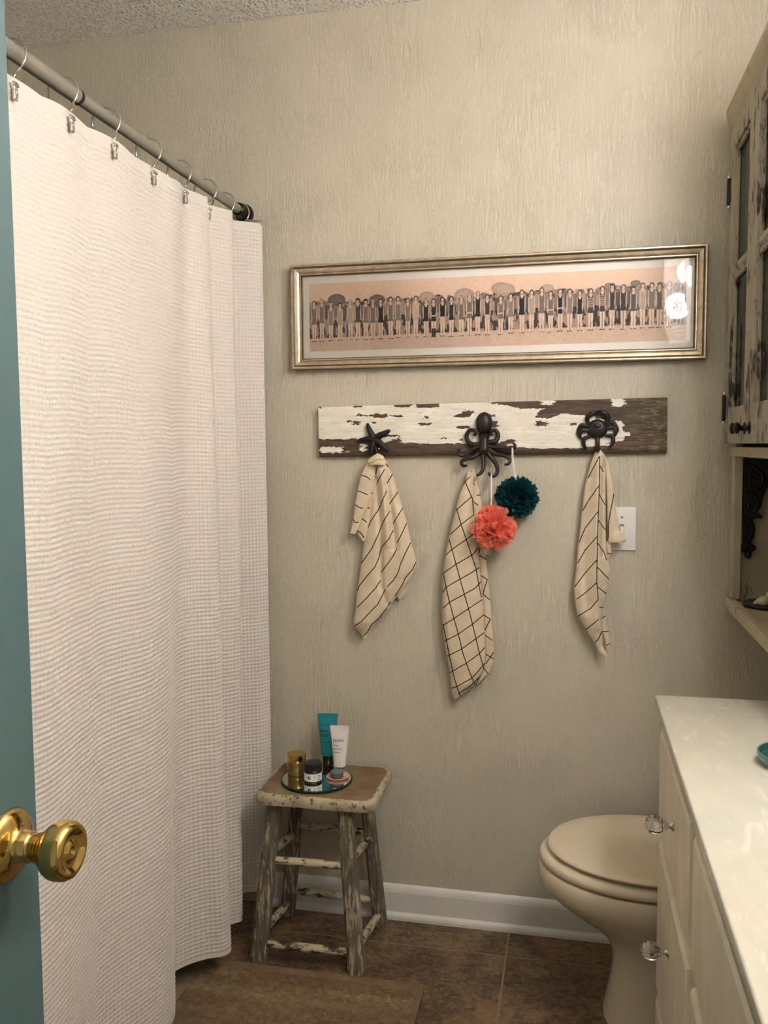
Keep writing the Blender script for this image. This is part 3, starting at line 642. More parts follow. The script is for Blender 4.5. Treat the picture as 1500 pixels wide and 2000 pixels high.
# towel on the starfish
L1 = [(470, 205), (462, 300), (450, 400), (420, 600), (390, 800), (360, 960), (335, 1150), (300, 1400), (280, 1500), (275, 1650), (252, 1780), (262, 1815), (330, 1900), (345, 1940)]
R1 = [(570, 205), (600, 270), (640, 340), (690, 500), (740, 680), (780, 820), (810, 980), (858, 1150), (872, 1215), (835, 1310), (740, 1450), (650, 1560), (560, 1690), (470, 1790), (390, 1890), (375, 1940)]
S1 = [[(555, 285), (500, 380), (450, 480), (440, 520)], [(575, 495), (530, 600), (500, 670), (420, 790), (390, 860)], [(605, 695), (540, 800), (490, 930), (430, 1060), (380, 1130), (330, 1200)], [(640, 880), (600, 960), (530, 1040), (510, 1100), (500, 1150), (460, 1240), (380, 1330), (310, 1420), (290, 1470)], [(675, 1060), (640, 1130), (590, 1200), (525, 1285)], [(515, 1370), (470, 1440), (380, 1540), (290, 1630)], [(810, 1000), (760, 1100), (710, 1210), (690, 1290), (640, 1370), (580, 1430)], [(560, 1460), (530, 1520), (490, 1600), (420, 1670), (330, 1770), (258, 1817)], [(862, 1190), (830, 1260), (760, 1340), (730, 1410), (660, 1520)], [(615, 1580), (560, 1660), (500, 1740), (430, 1800), (390, 1870), (350, 1910)], [(635, 325), (580, 420)], [(685, 505), (605, 620)], [(735, 660), (690, 730), (640, 810)], [(770, 810), (730, 900), (680, 1000)], [(555, 210), (600, 270)], [(490, 230), (470, 330)]]
C1 = [([(555, 260), (580, 430), (605, 620), (640, 850), (660, 1050)], -.012, 30), ([(480, 400), (520, 900), (512, 1130), (520, 1420), (580, 1600)], -.010, 32), ([(540, 300), (560, 600), (570, 1000)], .008, 45), ([(700, 700), (740, 1000), (700, 1300)], .007, 60)]
Lb = [(400, 190), (330, 330), (290, 490), (265, 640), (250, 770), (222, 905), (232, 925), (262, 926)]
Rb = [(455, 190), (462, 360), (430, 520), (395, 640), (345, 740), (318, 800), (290, 880), (262, 926)]
Lc = [(440, 230), (430, 360), (395, 520), (350, 660), (318, 780), (280, 880), (300, 930), (340, 985)]
Rc = [(500, 230), (490, 360), (470, 520), (430, 700), (400, 850), (375, 960), (352, 985)]
Sb = [[(385, 195), (430, 205)], [(325, 340), (380, 355), (415, 385)], [(290, 490), (390, 530)], [(270, 630), (310, 655), (340, 665)], [(250, 770), (260, 800), (300, 800)], [(220, 915), (260, 922)]]
Sc = [[(440, 335), (470, 355)], [(400, 490), (440, 520)], [(355, 630), (410, 665)], [(330, 760), (380, 800)], [(285, 875), (330, 910), (355, 950)]]
Lk = [(480, 128), (440, 150), (400, 185), (385, 215), (400, 240)]; Rk = [(500, 128), (540, 150), (562, 185), (575, 215), (565, 240)]
towel('hand_towel', 'cream diagonal striped towel hanging from the starfish hook', [
    panel(640, 860, 5, L1, R1, TY, .022, S1, C1, 3), panel(640, 860, 5, Lb, Rb, TY-.010, .012, Sb, (), 8), panel(640, 860, 5, Lc, Rc, TY-.004, .010, Sc, (), 12),
    panel(640, 860, 5, Lk, Rk, TY-.016, .022, [], [([(430, 225), (490, 195), (560, 205)], -.006, 10)], 15), panel(640, 860, 5, [(690, 1380), (668, 1500), (690, 1550)], [(760, 1380), (782, 1465), (712, 1550)], TY+.010, .003, [], (), 18)])
# towel on the octopus
L2 = [(318, 66), (290, 150), (245, 260), (215, 380), (180, 510), (155, 620), (130, 750), (108, 880), (100, 1000), (97, 1200), (103, 1350), (115, 1470), (135, 1590), (155, 1680), (165, 1780), (175, 1860), (190, 1930), (200, 1940)]
R2 = [(350, 66), (352, 170), (350, 280), (358, 400), (358, 450), (374, 560), (392, 700), (404, 830), (414, 980), (427, 1120), (437, 1250), (446, 1400), (452, 1550), (442, 1690), (372, 1815), (250, 1920), (215, 1940)]
S2 = [[(285, 165), (310, 230), (345, 310), (355, 440)], [(215, 390), (250, 510), (295, 640), (335, 760), (375, 880), (400, 1030), (418, 1110)], [(155, 640), (200, 800), (240, 950), (280, 1090), (320, 1230), (355, 1370), (400, 1560), (445, 1720)], [(108, 920), (150, 1120), (190, 1270), (230, 1410), (265, 1560), (310, 1690), (350, 1790), (365, 1820)], [(105, 1330), (130, 1450), (160, 1600), (195, 1760), (235, 1890), (250, 1915)],
      [(325, 130), (290, 165), (265, 205)], [(340, 290), (260, 360), (215, 400)], [(355, 440), (250, 520), (165, 600)], [(360, 590), (280, 650), (180, 720), (125, 770)], [(390, 710), (350, 760), (200, 850), (108, 915)], [(400, 870), (320, 920), (240, 965), (130, 1030), (103, 1070)], [(412, 985), (370, 1035), (270, 1090), (160, 1150), (103, 1200)], [(425, 1130), (310, 1205), (200, 1280), (105, 1340)], [(435, 1255), (345, 1330), (230, 1410), (115, 1470)], [(440, 1400), (370, 1450), (260, 1530), (130, 1595)], [(445, 1520), (400, 1570), (300, 1645), (160, 1725)], [(450, 1640), (390, 1715), (340, 1770), (210, 1840), (170, 1852)], [(445, 1720), (370, 1790), (320, 1840), (230, 1895)]]
C2 = [([(330, 100), (350, 400), (360, 600)], -.008, 18), ([(150, 800), (130, 1200), (160, 1600)], .008, 45)]
Lr = [(335, 66), (340, 280), (352, 450), (385, 700), (405, 980), (430, 1250), (440, 1550), (430, 1690), (385, 1815)]
Rr = [(362, 66), (402, 250), (432, 400), (442, 650), (452, 760), (470, 950), (490, 1150), (505, 1350), (520, 1500), (515, 1640), (480, 1730), (395, 1815)]
Sr = [[(380, 280), (405, 280)], [(350, 330), (390, 360)], [(400, 770), (470, 810)], [(415, 935), (465, 965), (430, 1085), (485, 1130)], [(437, 1255), (490, 1290), (437, 1395)], [(450, 1420), (505, 1460)], [(455, 1575), (520, 1615)], [(455, 1650), (515, 1560)], [(415, 650), (400, 750)], [(440, 1690), (475, 1735)], [(325, 130), (345, 170), (360, 195)]]
towel('hand_towel', 'cream checked towel hanging from the octopus hook', [
    panel(840, 900, 4.1667, L2, R2, TY-.004, .024, S2, C2, 23), panel(840, 900, 4.1667, Lr, Rr, TY+.004, .012, Sr, (), 27),
    panel(840, 900, 4.1667, [(430, 670), (432, 740), (455, 765)], [(455, 670), (500, 740), (505, 765)], TY-.006, .010, [], (), 29)])
# towel on the crab
L3 = [(305, 42), (275, 90), (250, 160), (225, 260), (200, 370), (180, 520), (160, 700), (140, 860), (128, 1000), (118, 1150), (96, 1280), (105, 1400), (125, 1540), (190, 1640), (240, 1730), (290, 1800), (330, 1890), (370, 1925)]
R3 = [(345, 42), (372, 90), (385, 200), (386, 440), (386, 620), (386, 770), (391, 900), (406, 1040), (432, 1140), (418, 1220), (396, 1340), (378, 1420), (366, 1500), (352, 1580), (352, 1690), (366, 1830), (405, 1905), (410, 1925)]
seam = [(332, 100), (328, 370), (320, 600), (311, 830), (308, 1030), (305, 1240), (318, 1400)]
S3 = [[(325, 105), (260, 230), (225, 300)], [(325, 365), (230, 500), (180, 590)], [(318, 600), (200, 750), (145, 880)], [(305, 830), (200, 950), (135, 1065)], [(305, 1040), (190, 1170), (105, 1285)], [(300, 1250), (200, 1340), (125, 1395)], [(318, 1400), (250, 1480), (135, 1550)], [(320, 1580), (260, 1630), (210, 1670)], [(350, 1690), (320, 1760), (285, 1795)], seam, [(330, 180), (365, 240)], [(330, 450), (380, 540)], [(320, 680), (380, 765)], [(315, 890), (370, 970), (395, 1040)], [(315, 1110), (415, 1215)], [(320, 1290), (390, 1345)], [(330, 1470), (365, 1470)]]
C3 = [(seam+[(330, 1650)], .009, 40), ([(250, 300), (200, 700), (190, 1100), (220, 1500)], -.006, 40), ([(365, 200), (355, 600), (360, 1000)], -.008, 16)]
Lf = [(350, 60), (372, 150), (388, 300), (398, 500), (402, 700), (405, 880)]
Rf = [(362, 60), (420, 170), (452, 350), (462, 450), (475, 560), (492, 680), (512, 770), (575, 862), (560, 880), (520, 884)]
Lh = [(330, 1300), (335, 1500), (335, 1600), (362, 1720), (400, 1830)]; Rh = [(385, 1300), (380, 1500), (392, 1600), (416, 1700), (425, 1790), (420, 1830)]
towel('hand_towel', 'cream chevron striped towel hanging from the crab hook', [
    panel(1100, 870, 4.65, L3, R3, TY-.006, .020, S3, C3, 33), panel(1100, 870, 4.65, Lf, Rf, TY-.002, .016, [[(460, 440), (430, 600), (410, 720), (412, 840)]], (), 37),
    panel(1100, 870, 4.65, [(385, 870), (400, 960), (405, 1030)], [(440, 870), (436, 985), (415, 1030)], TY, .008, [[(400, 980), (436, 985)]], (), 41), panel(1100, 870, 4.65, Lh, Rh, TY+.002, .010, [[(330, 1590), (380, 1550)], [(350, 1690), (415, 1690)], [(395, 1815), (424, 1800)]], (), 43)])

# ------------------------------------------------------------------ bath poufs
def pouf(name, label, c, R, mat, cord, seed):
    rg = np.random.default_rng(seed); t = thing(name, label, 'bath pouf', (c[0], c[1], c[2]-R))
    parts = []
    for k in range(110):
        d = rg.normal(size=3); d /= np.linalg.norm(d)
        a = rg.normal(size=3); a -= d*(a@d); a /= np.linalg.norm(a); b = np.cross(d, a)
        n, m = 15, 5; s = np.linspace(-1, 1, n)[:, None]; h = np.linspace(.30, 1.0, m)[None, :]
        ph, fr_, am = rg.random()*6.3, rg.uniform(4, 8), rg.uniform(.09, .20); ln = rg.uniform(.40, .75); rad_ = R*rg.uniform(.86, 1.06)
        bend = rg.uniform(-.5, .5)
        off = am*np.sin(s*fr_+ph)*h**1.5+bend*s**2*h*.5; tip = .10*np.sin(s*fr_*1.7+ph)*h**2
        Q = (d[None, None]*(h*np.cos(s*ln*.9)+tip)[..., None]+a[None, None]*(h*np.sin(s*ln))[..., None]+b[None, None]*(off)[..., None])
        ql = np.linalg.norm(Q, axis=2, keepdims=True); Q = Q/np.maximum(ql, 1e-6)*np.minimum(ql, 1.08)*rad_
        Q[..., 1] *= .82
        parts.append((Q.reshape(-1, 3)+np.asarray(c), [tuple(q) for q in gridf(n, m)]))
    mk('ruffled_net', join(*parts), mat, t)
    mk('core', tuple([ellipsoid(c, (R*.55, R*.45, R*.55), 10, 14)[0], ellipsoid(c, (R*.55, R*.45, R*.55), 10, 14)[1]]), mat, t)
    for cp in cord: mk('cord', tube(spline(cp, 16), .0020, 8), M['white_plastic'], t)
    return t
cc = at(963, 1031, W-.085); tc = at(1010, 971, W-.047)
hk = at(880+77.5, 790+137, HY-.037); 
pouf('bath_pouf', 'coral pink net bath pouf hanging from the octopus hook', cc, .054, M['coral'], [[hk+np.array([.003, -.005, .002]), at(960, 955, W-.068), at(959.5, 998, W-.070)]], 5)
hk2 = at(880+120, 790+84, HY-.026)
pouf('bath_pouf', 'dark teal net bath pouf hanging from the octopus hook', tc, .052, M['teal_net'], [[hk2, at(1001, 905, W-.05), at(1006, 938, W-.05)], [hk2+np.array([.001, -.003, 0]), at(1003, 905, W-.053), at(1008, 938, W-.052)]], 6)

# ------------------------------------------------------------------ light switch
q0 = at(1206.5, 990, W); q1 = at(1241.5, 1075, W)
sx0, sx1, sz0, sz1 = q1[0]-.070, q1[0], q1[2], q0[2]
sw = thing('light_switch', 'white toggle light switch plate half hidden by the chevron striped towel', 'light switch', ((sx0+sx1)/2, W, sz0))
mk('plate', rbox(sx0, sx1, W-.0055, W-.0003, sz0, sz1, .0022, 3), M['white_plastic'], sw, True, autosmooth=40)
M['slot_grey'] = plain('slot_shade_grey', (150, 146, 138), .5, var=.03)  # shade inside the toggle slot, put in as a flat grey colour
cxs, czs = (sx0+sx1)/2, (sz0+sz1)/2
mk('toggle_slot', rbox(cxs-.0055, cxs+.0055, W-.0062, W-.0052, czs-.0125, czs+.0125, .0003, 1), M['slot_grey'], sw, False)
mk('toggle', ([(cxs-.0045, W-.006, czs-.010), (cxs+.0045, W-.006, czs-.010), (cxs+.0045, W-.006, czs+.006), (cxs-.0045, W-.006, czs+.006), (cxs-.0035, W-.017, czs-.011), (cxs+.0035, W-.017, czs-.011), (cxs+.0035, W-.016, czs-.003), (cxs-.0035, W-.016, czs-.003)], [(0, 3, 2, 1), (4, 5, 6, 7), (0, 1, 5, 4), (1, 2, 6, 5), (2, 3, 7, 6), (3, 0, 4, 7)]), M['white_plastic'], sw, False)
for s in (-1, 1): mk('screw', lathe([(0, 0), (.0034, 0), (.0034, -.0008), (.002, -.0016), (0, -.0018)], (cxs, W-.0054, czs+s*.0302), 14, 'y'), M['nickel'], sw)

# ------------------------------------------------------------------ stool
M['stool'] = mk_chippy('chippy_grey_leg_paint', (178, 166, 140), (104, 92, 76), .535, .6, (1, 1, .10), 150, None)
M['stool_rung'] = mk_chippy('chippy_cream_rung_paint', (196, 183, 154), (64, 47, 33), .465, .6, (.3, .4, 1), 90)
def mk_seat():
    t = NT('worn_stool_seat'); p = t.pos((.35, 1, 1)); p1 = t.pos(); n = t.noise(p, 40, 4, .6, .5)
    top = t.ramp(n, [(.3, lin((98, 76, 50))), (.55, lin((124, 96, 66))), (.75, lin((138, 112, 78)))])
    top = t.mix(t.gray(t.noise(p1, 11, 3), .5, .68), top, lin((126, 112, 76)))
    ch = t.noise(p1, 70, 5, .7); edge = t.mix(t.gray(ch, .36, .44), lin((80, 58, 40)), t.ramp(t.noise(p1, 20, 3), [(.3, lin((158, 146, 120))), (.7, lin((196, 184, 154)))]))
    e = t.attr('edge'); t.col(t.mix(t.gray(t.math('ADD', e, t.math('MULTIPLY', t.math('SUBTRACT', t.noise(p1, 60, 4), .5), .5)), .42, .52), top, edge))
    t.set(Roughness=.6); t.bump(t.math('ADD', n, ch), .3, .0012); return t.m
SZ = .44
sx_, sy_ = -.622, 2.127
stool = thing('wooden_stool', 'old wooden stool with peeling paint against the back wall', 'stool', (sx_, sy_, 0))
hw, hd, rr = .157, .124, .034
def rrect(hx, hy, r, n=10):
    out = []
    for (cx, cy, a0) in ((hx-r, hy-r, 0), (-hx+r, hy-r, 90), (-hx+r, -hy+r, 180), (hx-r, -hy+r, 270)):
        for a in np.linspace(rad(a0), rad(a0+90), n): out.append((cx+r*math.cos(a), cy+r*math.sin(a)))
    out = np.array(out); res = []
    for i in range(len(out)):
        a, b = out[i], out[(i+1) % len(out)]; k = max(1, int(np.linalg.norm(b-a)/.012))
        for q in range(k): res.append(a+(b-a)*q/k)
    return np.array(res)
rc_ = rrect(hw, hd, rr); prof_s = [(.0, SZ-.030), (-.010, SZ-.030), (-.002, SZ-.027), (0, SZ-.020), (0, SZ-.010), (-.002, SZ-.005), (-.006, SZ-.0015), (-.011, SZ), (-.03, SZ), (-.06, SZ), (-.09, SZ), (-.1235, SZ)]
prof_s = [(-.1235, SZ-.030), (-.05, SZ-.030)]+prof_s[1:]
V, E = [], []
nrm = rc_/np.linalg.norm(rc_, axis=1)[:, None]
for ins, z in prof_s:
    sc_ = np.array([(hw+ins)/hw if hw+ins > 0 else 0, (hd+ins)/hd if hd+ins > 0 else 0])
    rg_ = rc_*sc_ ; wv = .0015*np.sin(rc_[:, 0]*37+rc_[:, 1]*23) if z < SZ else 0
    V.append(np.stack([sx_+rg_[:, 0], sy_+rg_[:, 1]+(wv if np.ndim(wv) else 0), np.full(len(rg_), z)], -1)); E.append(np.full(len(rg_), 1.0 if z < SZ-.003 else (.75 if ins > -.008 else (.45 if ins > -.02 else .0))))
V = np.concatenate(V); k = len(rc_); ff = [tuple(q[::-1]) for q in gridf(len(prof_s), k, cv=True)]
mk('seat', (V, [tuple(q) for q in ff]), mk_seat(), stool, True, {'edge': ('FLOAT', np.concatenate(E))}, autosmooth=50)
legs = {}
for nm, tpx, bpx, ty, by in (('fl', (538, 1583), (505, 1881), 2.050, 2.012), ('fr', (674, 1590), (697, 1905), 2.050, 2.012), ('br', (713, 1575), (743, 1806), 2.205, 2.236), ('bl', (585, 1577), (562, 1778), 2.205, 2.236)):
    T_ = at(*tpx, ty); B_ = at(*bpx, by); T_[2] = SZ-.0305
    B_[2] = 0.0005; legs[nm] = (T_, B_)
    n = 9; P_ = [T_+(B_-T_)*q for q in np.linspace(0, 1, n)]
    rw = .0185 if nm[0] == 'f' else .0165
    Vv = []; 
    oc = np.array([(-.6, -1), (.6, -1), (1, -.6), (1, .6), (.6, 1), (-.6, 1), (-1, .6), (-1, -.6)])
    for q, p in enumerate(P_):
        tw = rw*(1.0+.10*q/(n-1))
        for a_, b_ in oc: Vv.append((p[0]+a_*tw, p[1]+b_*tw*.9, p[2]))
    mk('leg', (Vv, [tuple(q) for q in gridf(n, 8, cv=True)]+[tuple(range(8)), tuple(range((n-1)*8, n*8))[::-1]]), M['stool'], stool, False)
def onleg(nm, z): T_, B_ = legs[nm]; return T_+(B_-T_)*((T_[2]-z)/(T_[2]-B_[2]))
zf = lambda px, py, y: float(at(px, py, y)[2])
for a_, b_, za, zb in (('fl', 'fr', zf(545, 1683, 2.03), zf(660, 1692, 2.03)), ('fl', 'fr', zf(525, 1842, 2.02), zf(675, 1857, 2.02)), ('bl', 'br', zf(595, 1614, 2.21), zf(700, 1626, 2.21)), ('bl', 'br', zf(585, 1740, 2.23), zf(720, 1757, 2.23)),
                       ('fl', 'bl', zf(545, 1668, 2.035), zf(576, 1632, 2.21)), ('fr', 'br', zf(690, 1682, 2.035), zf(722, 1640, 2.21)), ('fl', 'bl', zf(525, 1822, 2.02), zf(566, 1765, 2.23)), ('fr', 'br', zf(700, 1855, 2.02), zf(738, 1785, 2.23))):
    A_, B_ = onleg(a_, za), onleg(b_, zb); u_ = np.linspace(0, 1, 12)
    mk('rung', tube([A_+(B_-A_)*q for q in u_], .0088+.0020*np.sin(np.pi*u_), 12), M['stool_rung'], stool)

# ------------------------------------------------------------------ things on the stool
TC = np.array([-.643, 2.118]); TR = .093; TZ = SZ+.0005
M['mirror'] = plain('mirror_silver', (225, 232, 228), .02, 1.0, .0)
M['mirror_edge'] = plain('dark_mirror_edge', (30, 46, 42), .15, .2, .1)
tray = thing('mirror_tray', 'round mirrored tray with a dark rim on the stool', 'tray', (TC[0], TC[1], TZ))
mk('rim', lathe([(0, 0), (TR-.004, 0), (TR, .002), (TR, .0055), (TR-.003, .007), (TR-.003, .0062), (0, .0062)], (TC[0], TC[1], TZ), 64), M['mirror_edge'], tray, autosmooth=50)
mk('mirror', lathe([(0, .0063), (TR-.004, .0063), (TR-.004, .0068), (0, .0068)], (TC[0], TC[1], TZ), 64), M['mirror'], tray, False)
ZJ = TZ+.0070
M['gold'] = plain('gold_lacquer', (196, 164, 96), .2, 1.0, .04)
M['gold_glass'] = plain('gold_tinted_jar', (132, 110, 62), .25, .6, .06)
M['jar_black'] = plain('black_jar', (24, 25, 27), .3, var=.1)
M['label_white'] = plain('white_label', (226, 224, 222), .5, var=.02)
M['ink'] = plain('printed_ink', (34, 34, 36), .6, var=.05)
M['ink_grey'] = plain('printed_grey_ink', (128, 126, 124), .6, var=.05)
M['ink_teal'] = plain('printed_dark_teal_ink', (14, 74, 84), .6, var=.05)
gj = atz(579.5, 1510, ZJ); s = .0243
j = thing('cream_jar', 'gold lidded cosmetic jar on the mirror tray', 'jar', (gj[0], gj[1], ZJ))
jb = mk('body', lathe([(0, 0), (s*.94, 0), (s, .002), (s, .008), (s*.96, .010), (s*.99, .013), (s, .030), (s*.97, .034), (s*.9, .036), (0, .036)], (gj[0], gj[1], ZJ), 40), M['gold_glass'], j, autosmooth=40)
mk('lid', lathe([(0, .036), (s*1.01, .036), (s*1.02, .038), (s*1.02, .052), (s*.99, .0545), (0, .055)], (gj[0], gj[1], ZJ), 40), M['gold'], j, autosmooth=40)
bj = atz(611.5, 1525, ZJ); s = .0228
j = thing('cream_jar', 'black lidded jar with white label on the mirror tray', 'jar', (bj[0], bj[1], ZJ))
mk('body', lathe([(0, 0), (s*.92, 0), (s, .003), (s, .027), (s*.95, .029), (0, .029)], (bj[0], bj[1], ZJ), 40), M['jar_black'], j, autosmooth=40)
lb = mk('label', lathe([(s*1.004, .006), (s*1.012, .006), (s*1.012, .0255), (s*1.004, .0255)], (bj[0], bj[1], ZJ), 48), M['label_white'], j, autosmooth=40)
mk('lid', lathe([(0, .029), (s*1.03, .029), (s*1.05, .031), (s*1.05, .046), (s*1.02, .049), (s*.95, .050), (0, .050)], (bj[0], bj[1], ZJ), 40), M['jar_black'], j, autosmooth=40)
def cyl_patch(c, r, a0, a1, z0, z1, mat, parent, name, n=10, round_=False):
    if round_:
        th = np.linspace(0, 2*np.pi, 20, endpoint=False); V = [(c[0]+r*math.sin((a0+a1)/2+(a1-a0)/2*math.cos(t)), c[1]-r*math.cos((a0+a1)/2+(a1-a0)/2*math.cos(t)), (z0+z1)/2+(z1-z0)/2*math.sin(t)) for t in th]
        return mk(name, (V, [tuple(range(20))]), mat, parent, False)
    V = []; 
    for q in np.linspace(a0, a1, n): V += [(c[0]+r*math.sin(q), c[1]-r*math.cos(q), z0), (c[0]+r*math.sin(q), c[1]-r*math.cos(q), z1)]
    return mk(name, (V, [(2*i, 2*i+2, 2*i+3, 2*i+1) for i in range(n-1)]), mat, parent, False)
phi = math.atan2(-bj[0], bj[1])*-1   # facing the viewer
va = math.atan2(CAM[0]-bj[0], bj[1]-CAM[1])
rl = s*1.016
cyl_patch(bj, rl, va-.62, va-.26, ZJ+.0115, ZJ+.0205, M['ink'], lb, 'emblem', round_=True)
for k_ in range(4): cyl_patch(bj, rl, va+.05, va+.32, ZJ+.010+k_*.0035, ZJ+.0112+k_*.0035, M['ink_grey'], lb, 'text_line')
for k_ in range(3): cyl_patch(bj, rl, va+.50, va+.95, ZJ+.0145+k_*.003, ZJ+.0157+k_*.003, M['ink_grey'], lb, 'text_line')
cyl_patch(bj, rl, va+.46, va+.60, ZJ+.009, ZJ+.012, M['ink'], lb, 'symbol', round_=True); cyl_patch(bj, rl, va+.66, va+.95, ZJ+.0095, ZJ+.0115, M['ink_grey'], lb, 'text_line')
def tube_bottle(name, label, base, H, r0, wtop, cap_h, cap_r, mbody, mcap, yawd):
    t = thing(name, label, 'tube', (base[0], base[1], ZJ)); n, k = 26, 40
    zz = np.linspace(cap_h, H, n); th = np.linspace(0, 2*np.pi, k, endpoint=False); V = []
    def dims(z):
        f_ = np.clip((z-cap_h)/(H-cap_h-.006), 0, 1); return r0+(wtop-r0)*f_, max(.0011, r0*.92*(1-f_**1.25))
    cy_, sy2 = math.cos(yawd), math.sin(yawd)
    def loc(x, y, z): return (base[0]+x*cy_-y*sy2, base[1]+x*sy2+y*cy_, ZJ+z)
    for z in zz:
        a_, b_ = dims(z)
        for q in th: V.append(loc(a_*math.cos(q), b_*math.sin(q), z))
    body = mk('body', (V, [tuple(q[::-1]) for q in gridf(n, k, cv=True)]+[tuple(range(k))[::-1], tuple(range((n-1)*k, n*k))]), mbody, t, True, autosmooth=60)
    V = [loc(x, y, z) for x in (-wtop*1.01, wtop*1.01) for y in (-.0014, .0014) for z in (H-.007, H+.001)]
    mk('crimp', (V, [(0, 1, 3, 2), (4, 6, 7, 5), (0, 4, 5, 1), (2, 3, 7, 6), (0, 2, 6, 4), (1, 5, 7, 3)]), mbody, t, False)
    mk('cap', lathe([(0, 0), (cap_r*.97, 0), (cap_r, .001), (cap_r*.97, cap_h-.001), (cap_r*.9, cap_h), (0, cap_h)], (base[0], base[1], ZJ), 36), mcap, t, autosmooth=40)
    def surf(x, z):
        a_, b_ = dims(z); return -b_*math.sqrt(max(0, 1-(x/a_)**2))-.0004
    def text(s_, x0, z0, size, mat, nm='lettering'):
        cu_ = bpy.data.curves.new('tmp', 'FONT'); cu_.body = s_; cu_.size = size; cu_.resolution_u = 3; ob = bpy.data.objects.new('tmp', cu_); COL.objects.link(ob)
        me = bpy.data.meshes.new_from_object(ob.evaluated_get(bpy.context.evaluated_depsgraph_get())); bpy.data.objects.remove(ob)
        vv = [loc(x0+v_.co.x, surf(x0+v_.co.x, z0+v_.co.y), z0+v_.co.y) for v_ in me.vertices]; ffs = [tuple(p.vertices) for p in me.polygons]; bpy.data.meshes.remove(me)
        return mk(nm, (vv, ffs), mat, body, False)
    def bar(x0, x1, z0, h, mat):
        xs = np.linspace(x0, x1, 8); vv = []
        for x in xs: vv += [loc(x, surf(x, z0), z0), loc(x, surf(x, z0+h), z0+h)]
        return mk('text_line', (vv, [(2*i, 2*i+2, 2*i+3, 2*i+1) for i in range(7)]), mat, body, False)
    return t, text, bar
M['tube_teal'] = plain('teal_tube', (34, 132, 146), .32, var=.03)
M['tube_white'] = plain('white_tube', (236, 228, 222), .35, var=.02)
M['cap_brown'] = plain('dark_brown_cap', (38, 24, 20), .25, var=.1)
tb_ = atz(641, 1491, ZJ); view = math.atan2(-(CAM[0]-tb_[0]), (tb_[1]-CAM[1]))*-1
H_t = float(at(638, 1394, tb_[1])[2])-ZJ
t, text, bar = tube_bottle('squeeze_tube', 'tall teal squeeze tube with dark cap on the mirror tray', tb_, H_t, .0185, .0272, .026, .0150, M['tube_teal'], M['cap_brown'], .17)
hx_ = H_t
text('ALUNA', -.0205, hx_*.765, .0092, M['ink_teal'])
for f_, x1 in ((.675, .000), (.645, .003), (.595, .006), (.565, .000)): bar(-.0215, x1, hx_*f_, .0026, M['ink_teal'])
bar(-.006, .008, hx_*.45, .0012, M['ink_teal'])
wb_ = atz(664, 1504, ZJ); H_w = float(at(664, 1418, wb_[1])[2])-ZJ
t, text, bar = tube_bottle('squeeze_tube', 'white squeeze tube with silver cap on the mirror tray', wb_, H_w, .0160, .0245, .0125, .0112, M['tube_white'], M['chrome'], .12)
text('ELEMIS', -.0172, H_w*.655, .0100, M['ink'])
for f_, x1, h_ in ((.605, -.013, .0016), (.57, .0, .0016), (.515, .008, .0012), (.485, .009, .0012)): bar(-.0165, x1, H_w*f_, h_, M['ink_grey'])
bar(-.0150, .001, H_w*.42, .0020, M['ink_grey'])
M['pink'] = plain('pink_dish_glaze', (226, 166, 142), .3, var=.05)
M['grey_pot'] = plain('smoky_grey_plastic', (92, 96, 100), .2, var=.05)
pd = atz(659, 1519, ZJ)
pdish = mk('small_dish', lathe([(0, 0), (.020, 0), (.024, .001), (.0285, .0045), (.0292, .0055), (.0285, .0062), (.0235, .0035), (.018, .0028), (0, .0028)], (pd[0], pd[1], ZJ), 40), M['pink'])
tag(pdish, 'small round pink dish on the mirror tray', 'dish')
gp = atz(658, 1518, ZJ+.003)
gpot = thing('small_pot', 'small smoky grey pot sitting in the pink dish', 'pot', (gp[0], gp[1], ZJ+.003))
mk('body', lathe([(0, 0), (.0155, 0), (.017, .002), (.0172, .008), (.0165, .010), (0, .010)], (gp[0], gp[1], ZJ+.0032), 32), M['grey_pot'], gpot, autosmooth=40)
mk('lid', lathe([(0, .010), (.0172, .010), (.0178, .011), (.0178, .0145), (.0165, .016), (.0145, .0156), (0, .0154)], (gp[0], gp[1], ZJ+.0032), 32), M['grey_pot'], gpot, autosmooth=40)

# ------------------------------------------------------------------ jute rug
rx0, rx1, ry0, ry1 = -.90, -.337, 1.15, 1.985
nx, ny = 300, 440; X_, Y_ = np.meshgrid(np.linspace(rx0, rx1-.012, nx), np.linspace(ry0, ry1-.026, ny), indexing='ij')
pit = .0100; rowi = np.floor(Y_/pit); fy = Y_/pit-rowi; prow = .0095
sh_ = (rowi % 2)*.5; fx = X_/prow+sh_+.55*np.where(rowi % 2 == 0, fy, 1-fy); br = np.abs(np.sin(np.pi*fx))
hgt = .0042+.0052*np.sin(np.pi*fy)**.6+.0018*br*np.sin(np.pi*fy)+.0015*(fbm(X_*60, Y_*60, 91)-.5)
cval = vnoise(np.floor(fx)*7.3, rowi*5.1, 93); band_ = vnoise(X_*6, rowi*.42, 95)
rug = thing('jute_rug', 'braided brown jute rug on the tile floor below the curtain', 'rug', ((rx0+rx1)/2, (ry0+ry1)/2, 0))
def mk_jute():
    t = NT('jute_braid'); a_ = t.attr('tone'); c_ = t.ramp(a_, [(.05, lin((84, 66, 45))), (.4, lin((114, 94, 66))), (.7, lin((138, 116, 83))), (.95, lin((166, 144, 108)))])
    p = t.pos((.4, 2, 1)); t.col(t.mix(t.gray(t.noise(p, 500, 2), .35, .7, 0, .5), c_, lin((84, 60, 40)))); t.set(Roughness=.9); t.bump(t.noise(p, 700, 2), .4, .001); return t.m
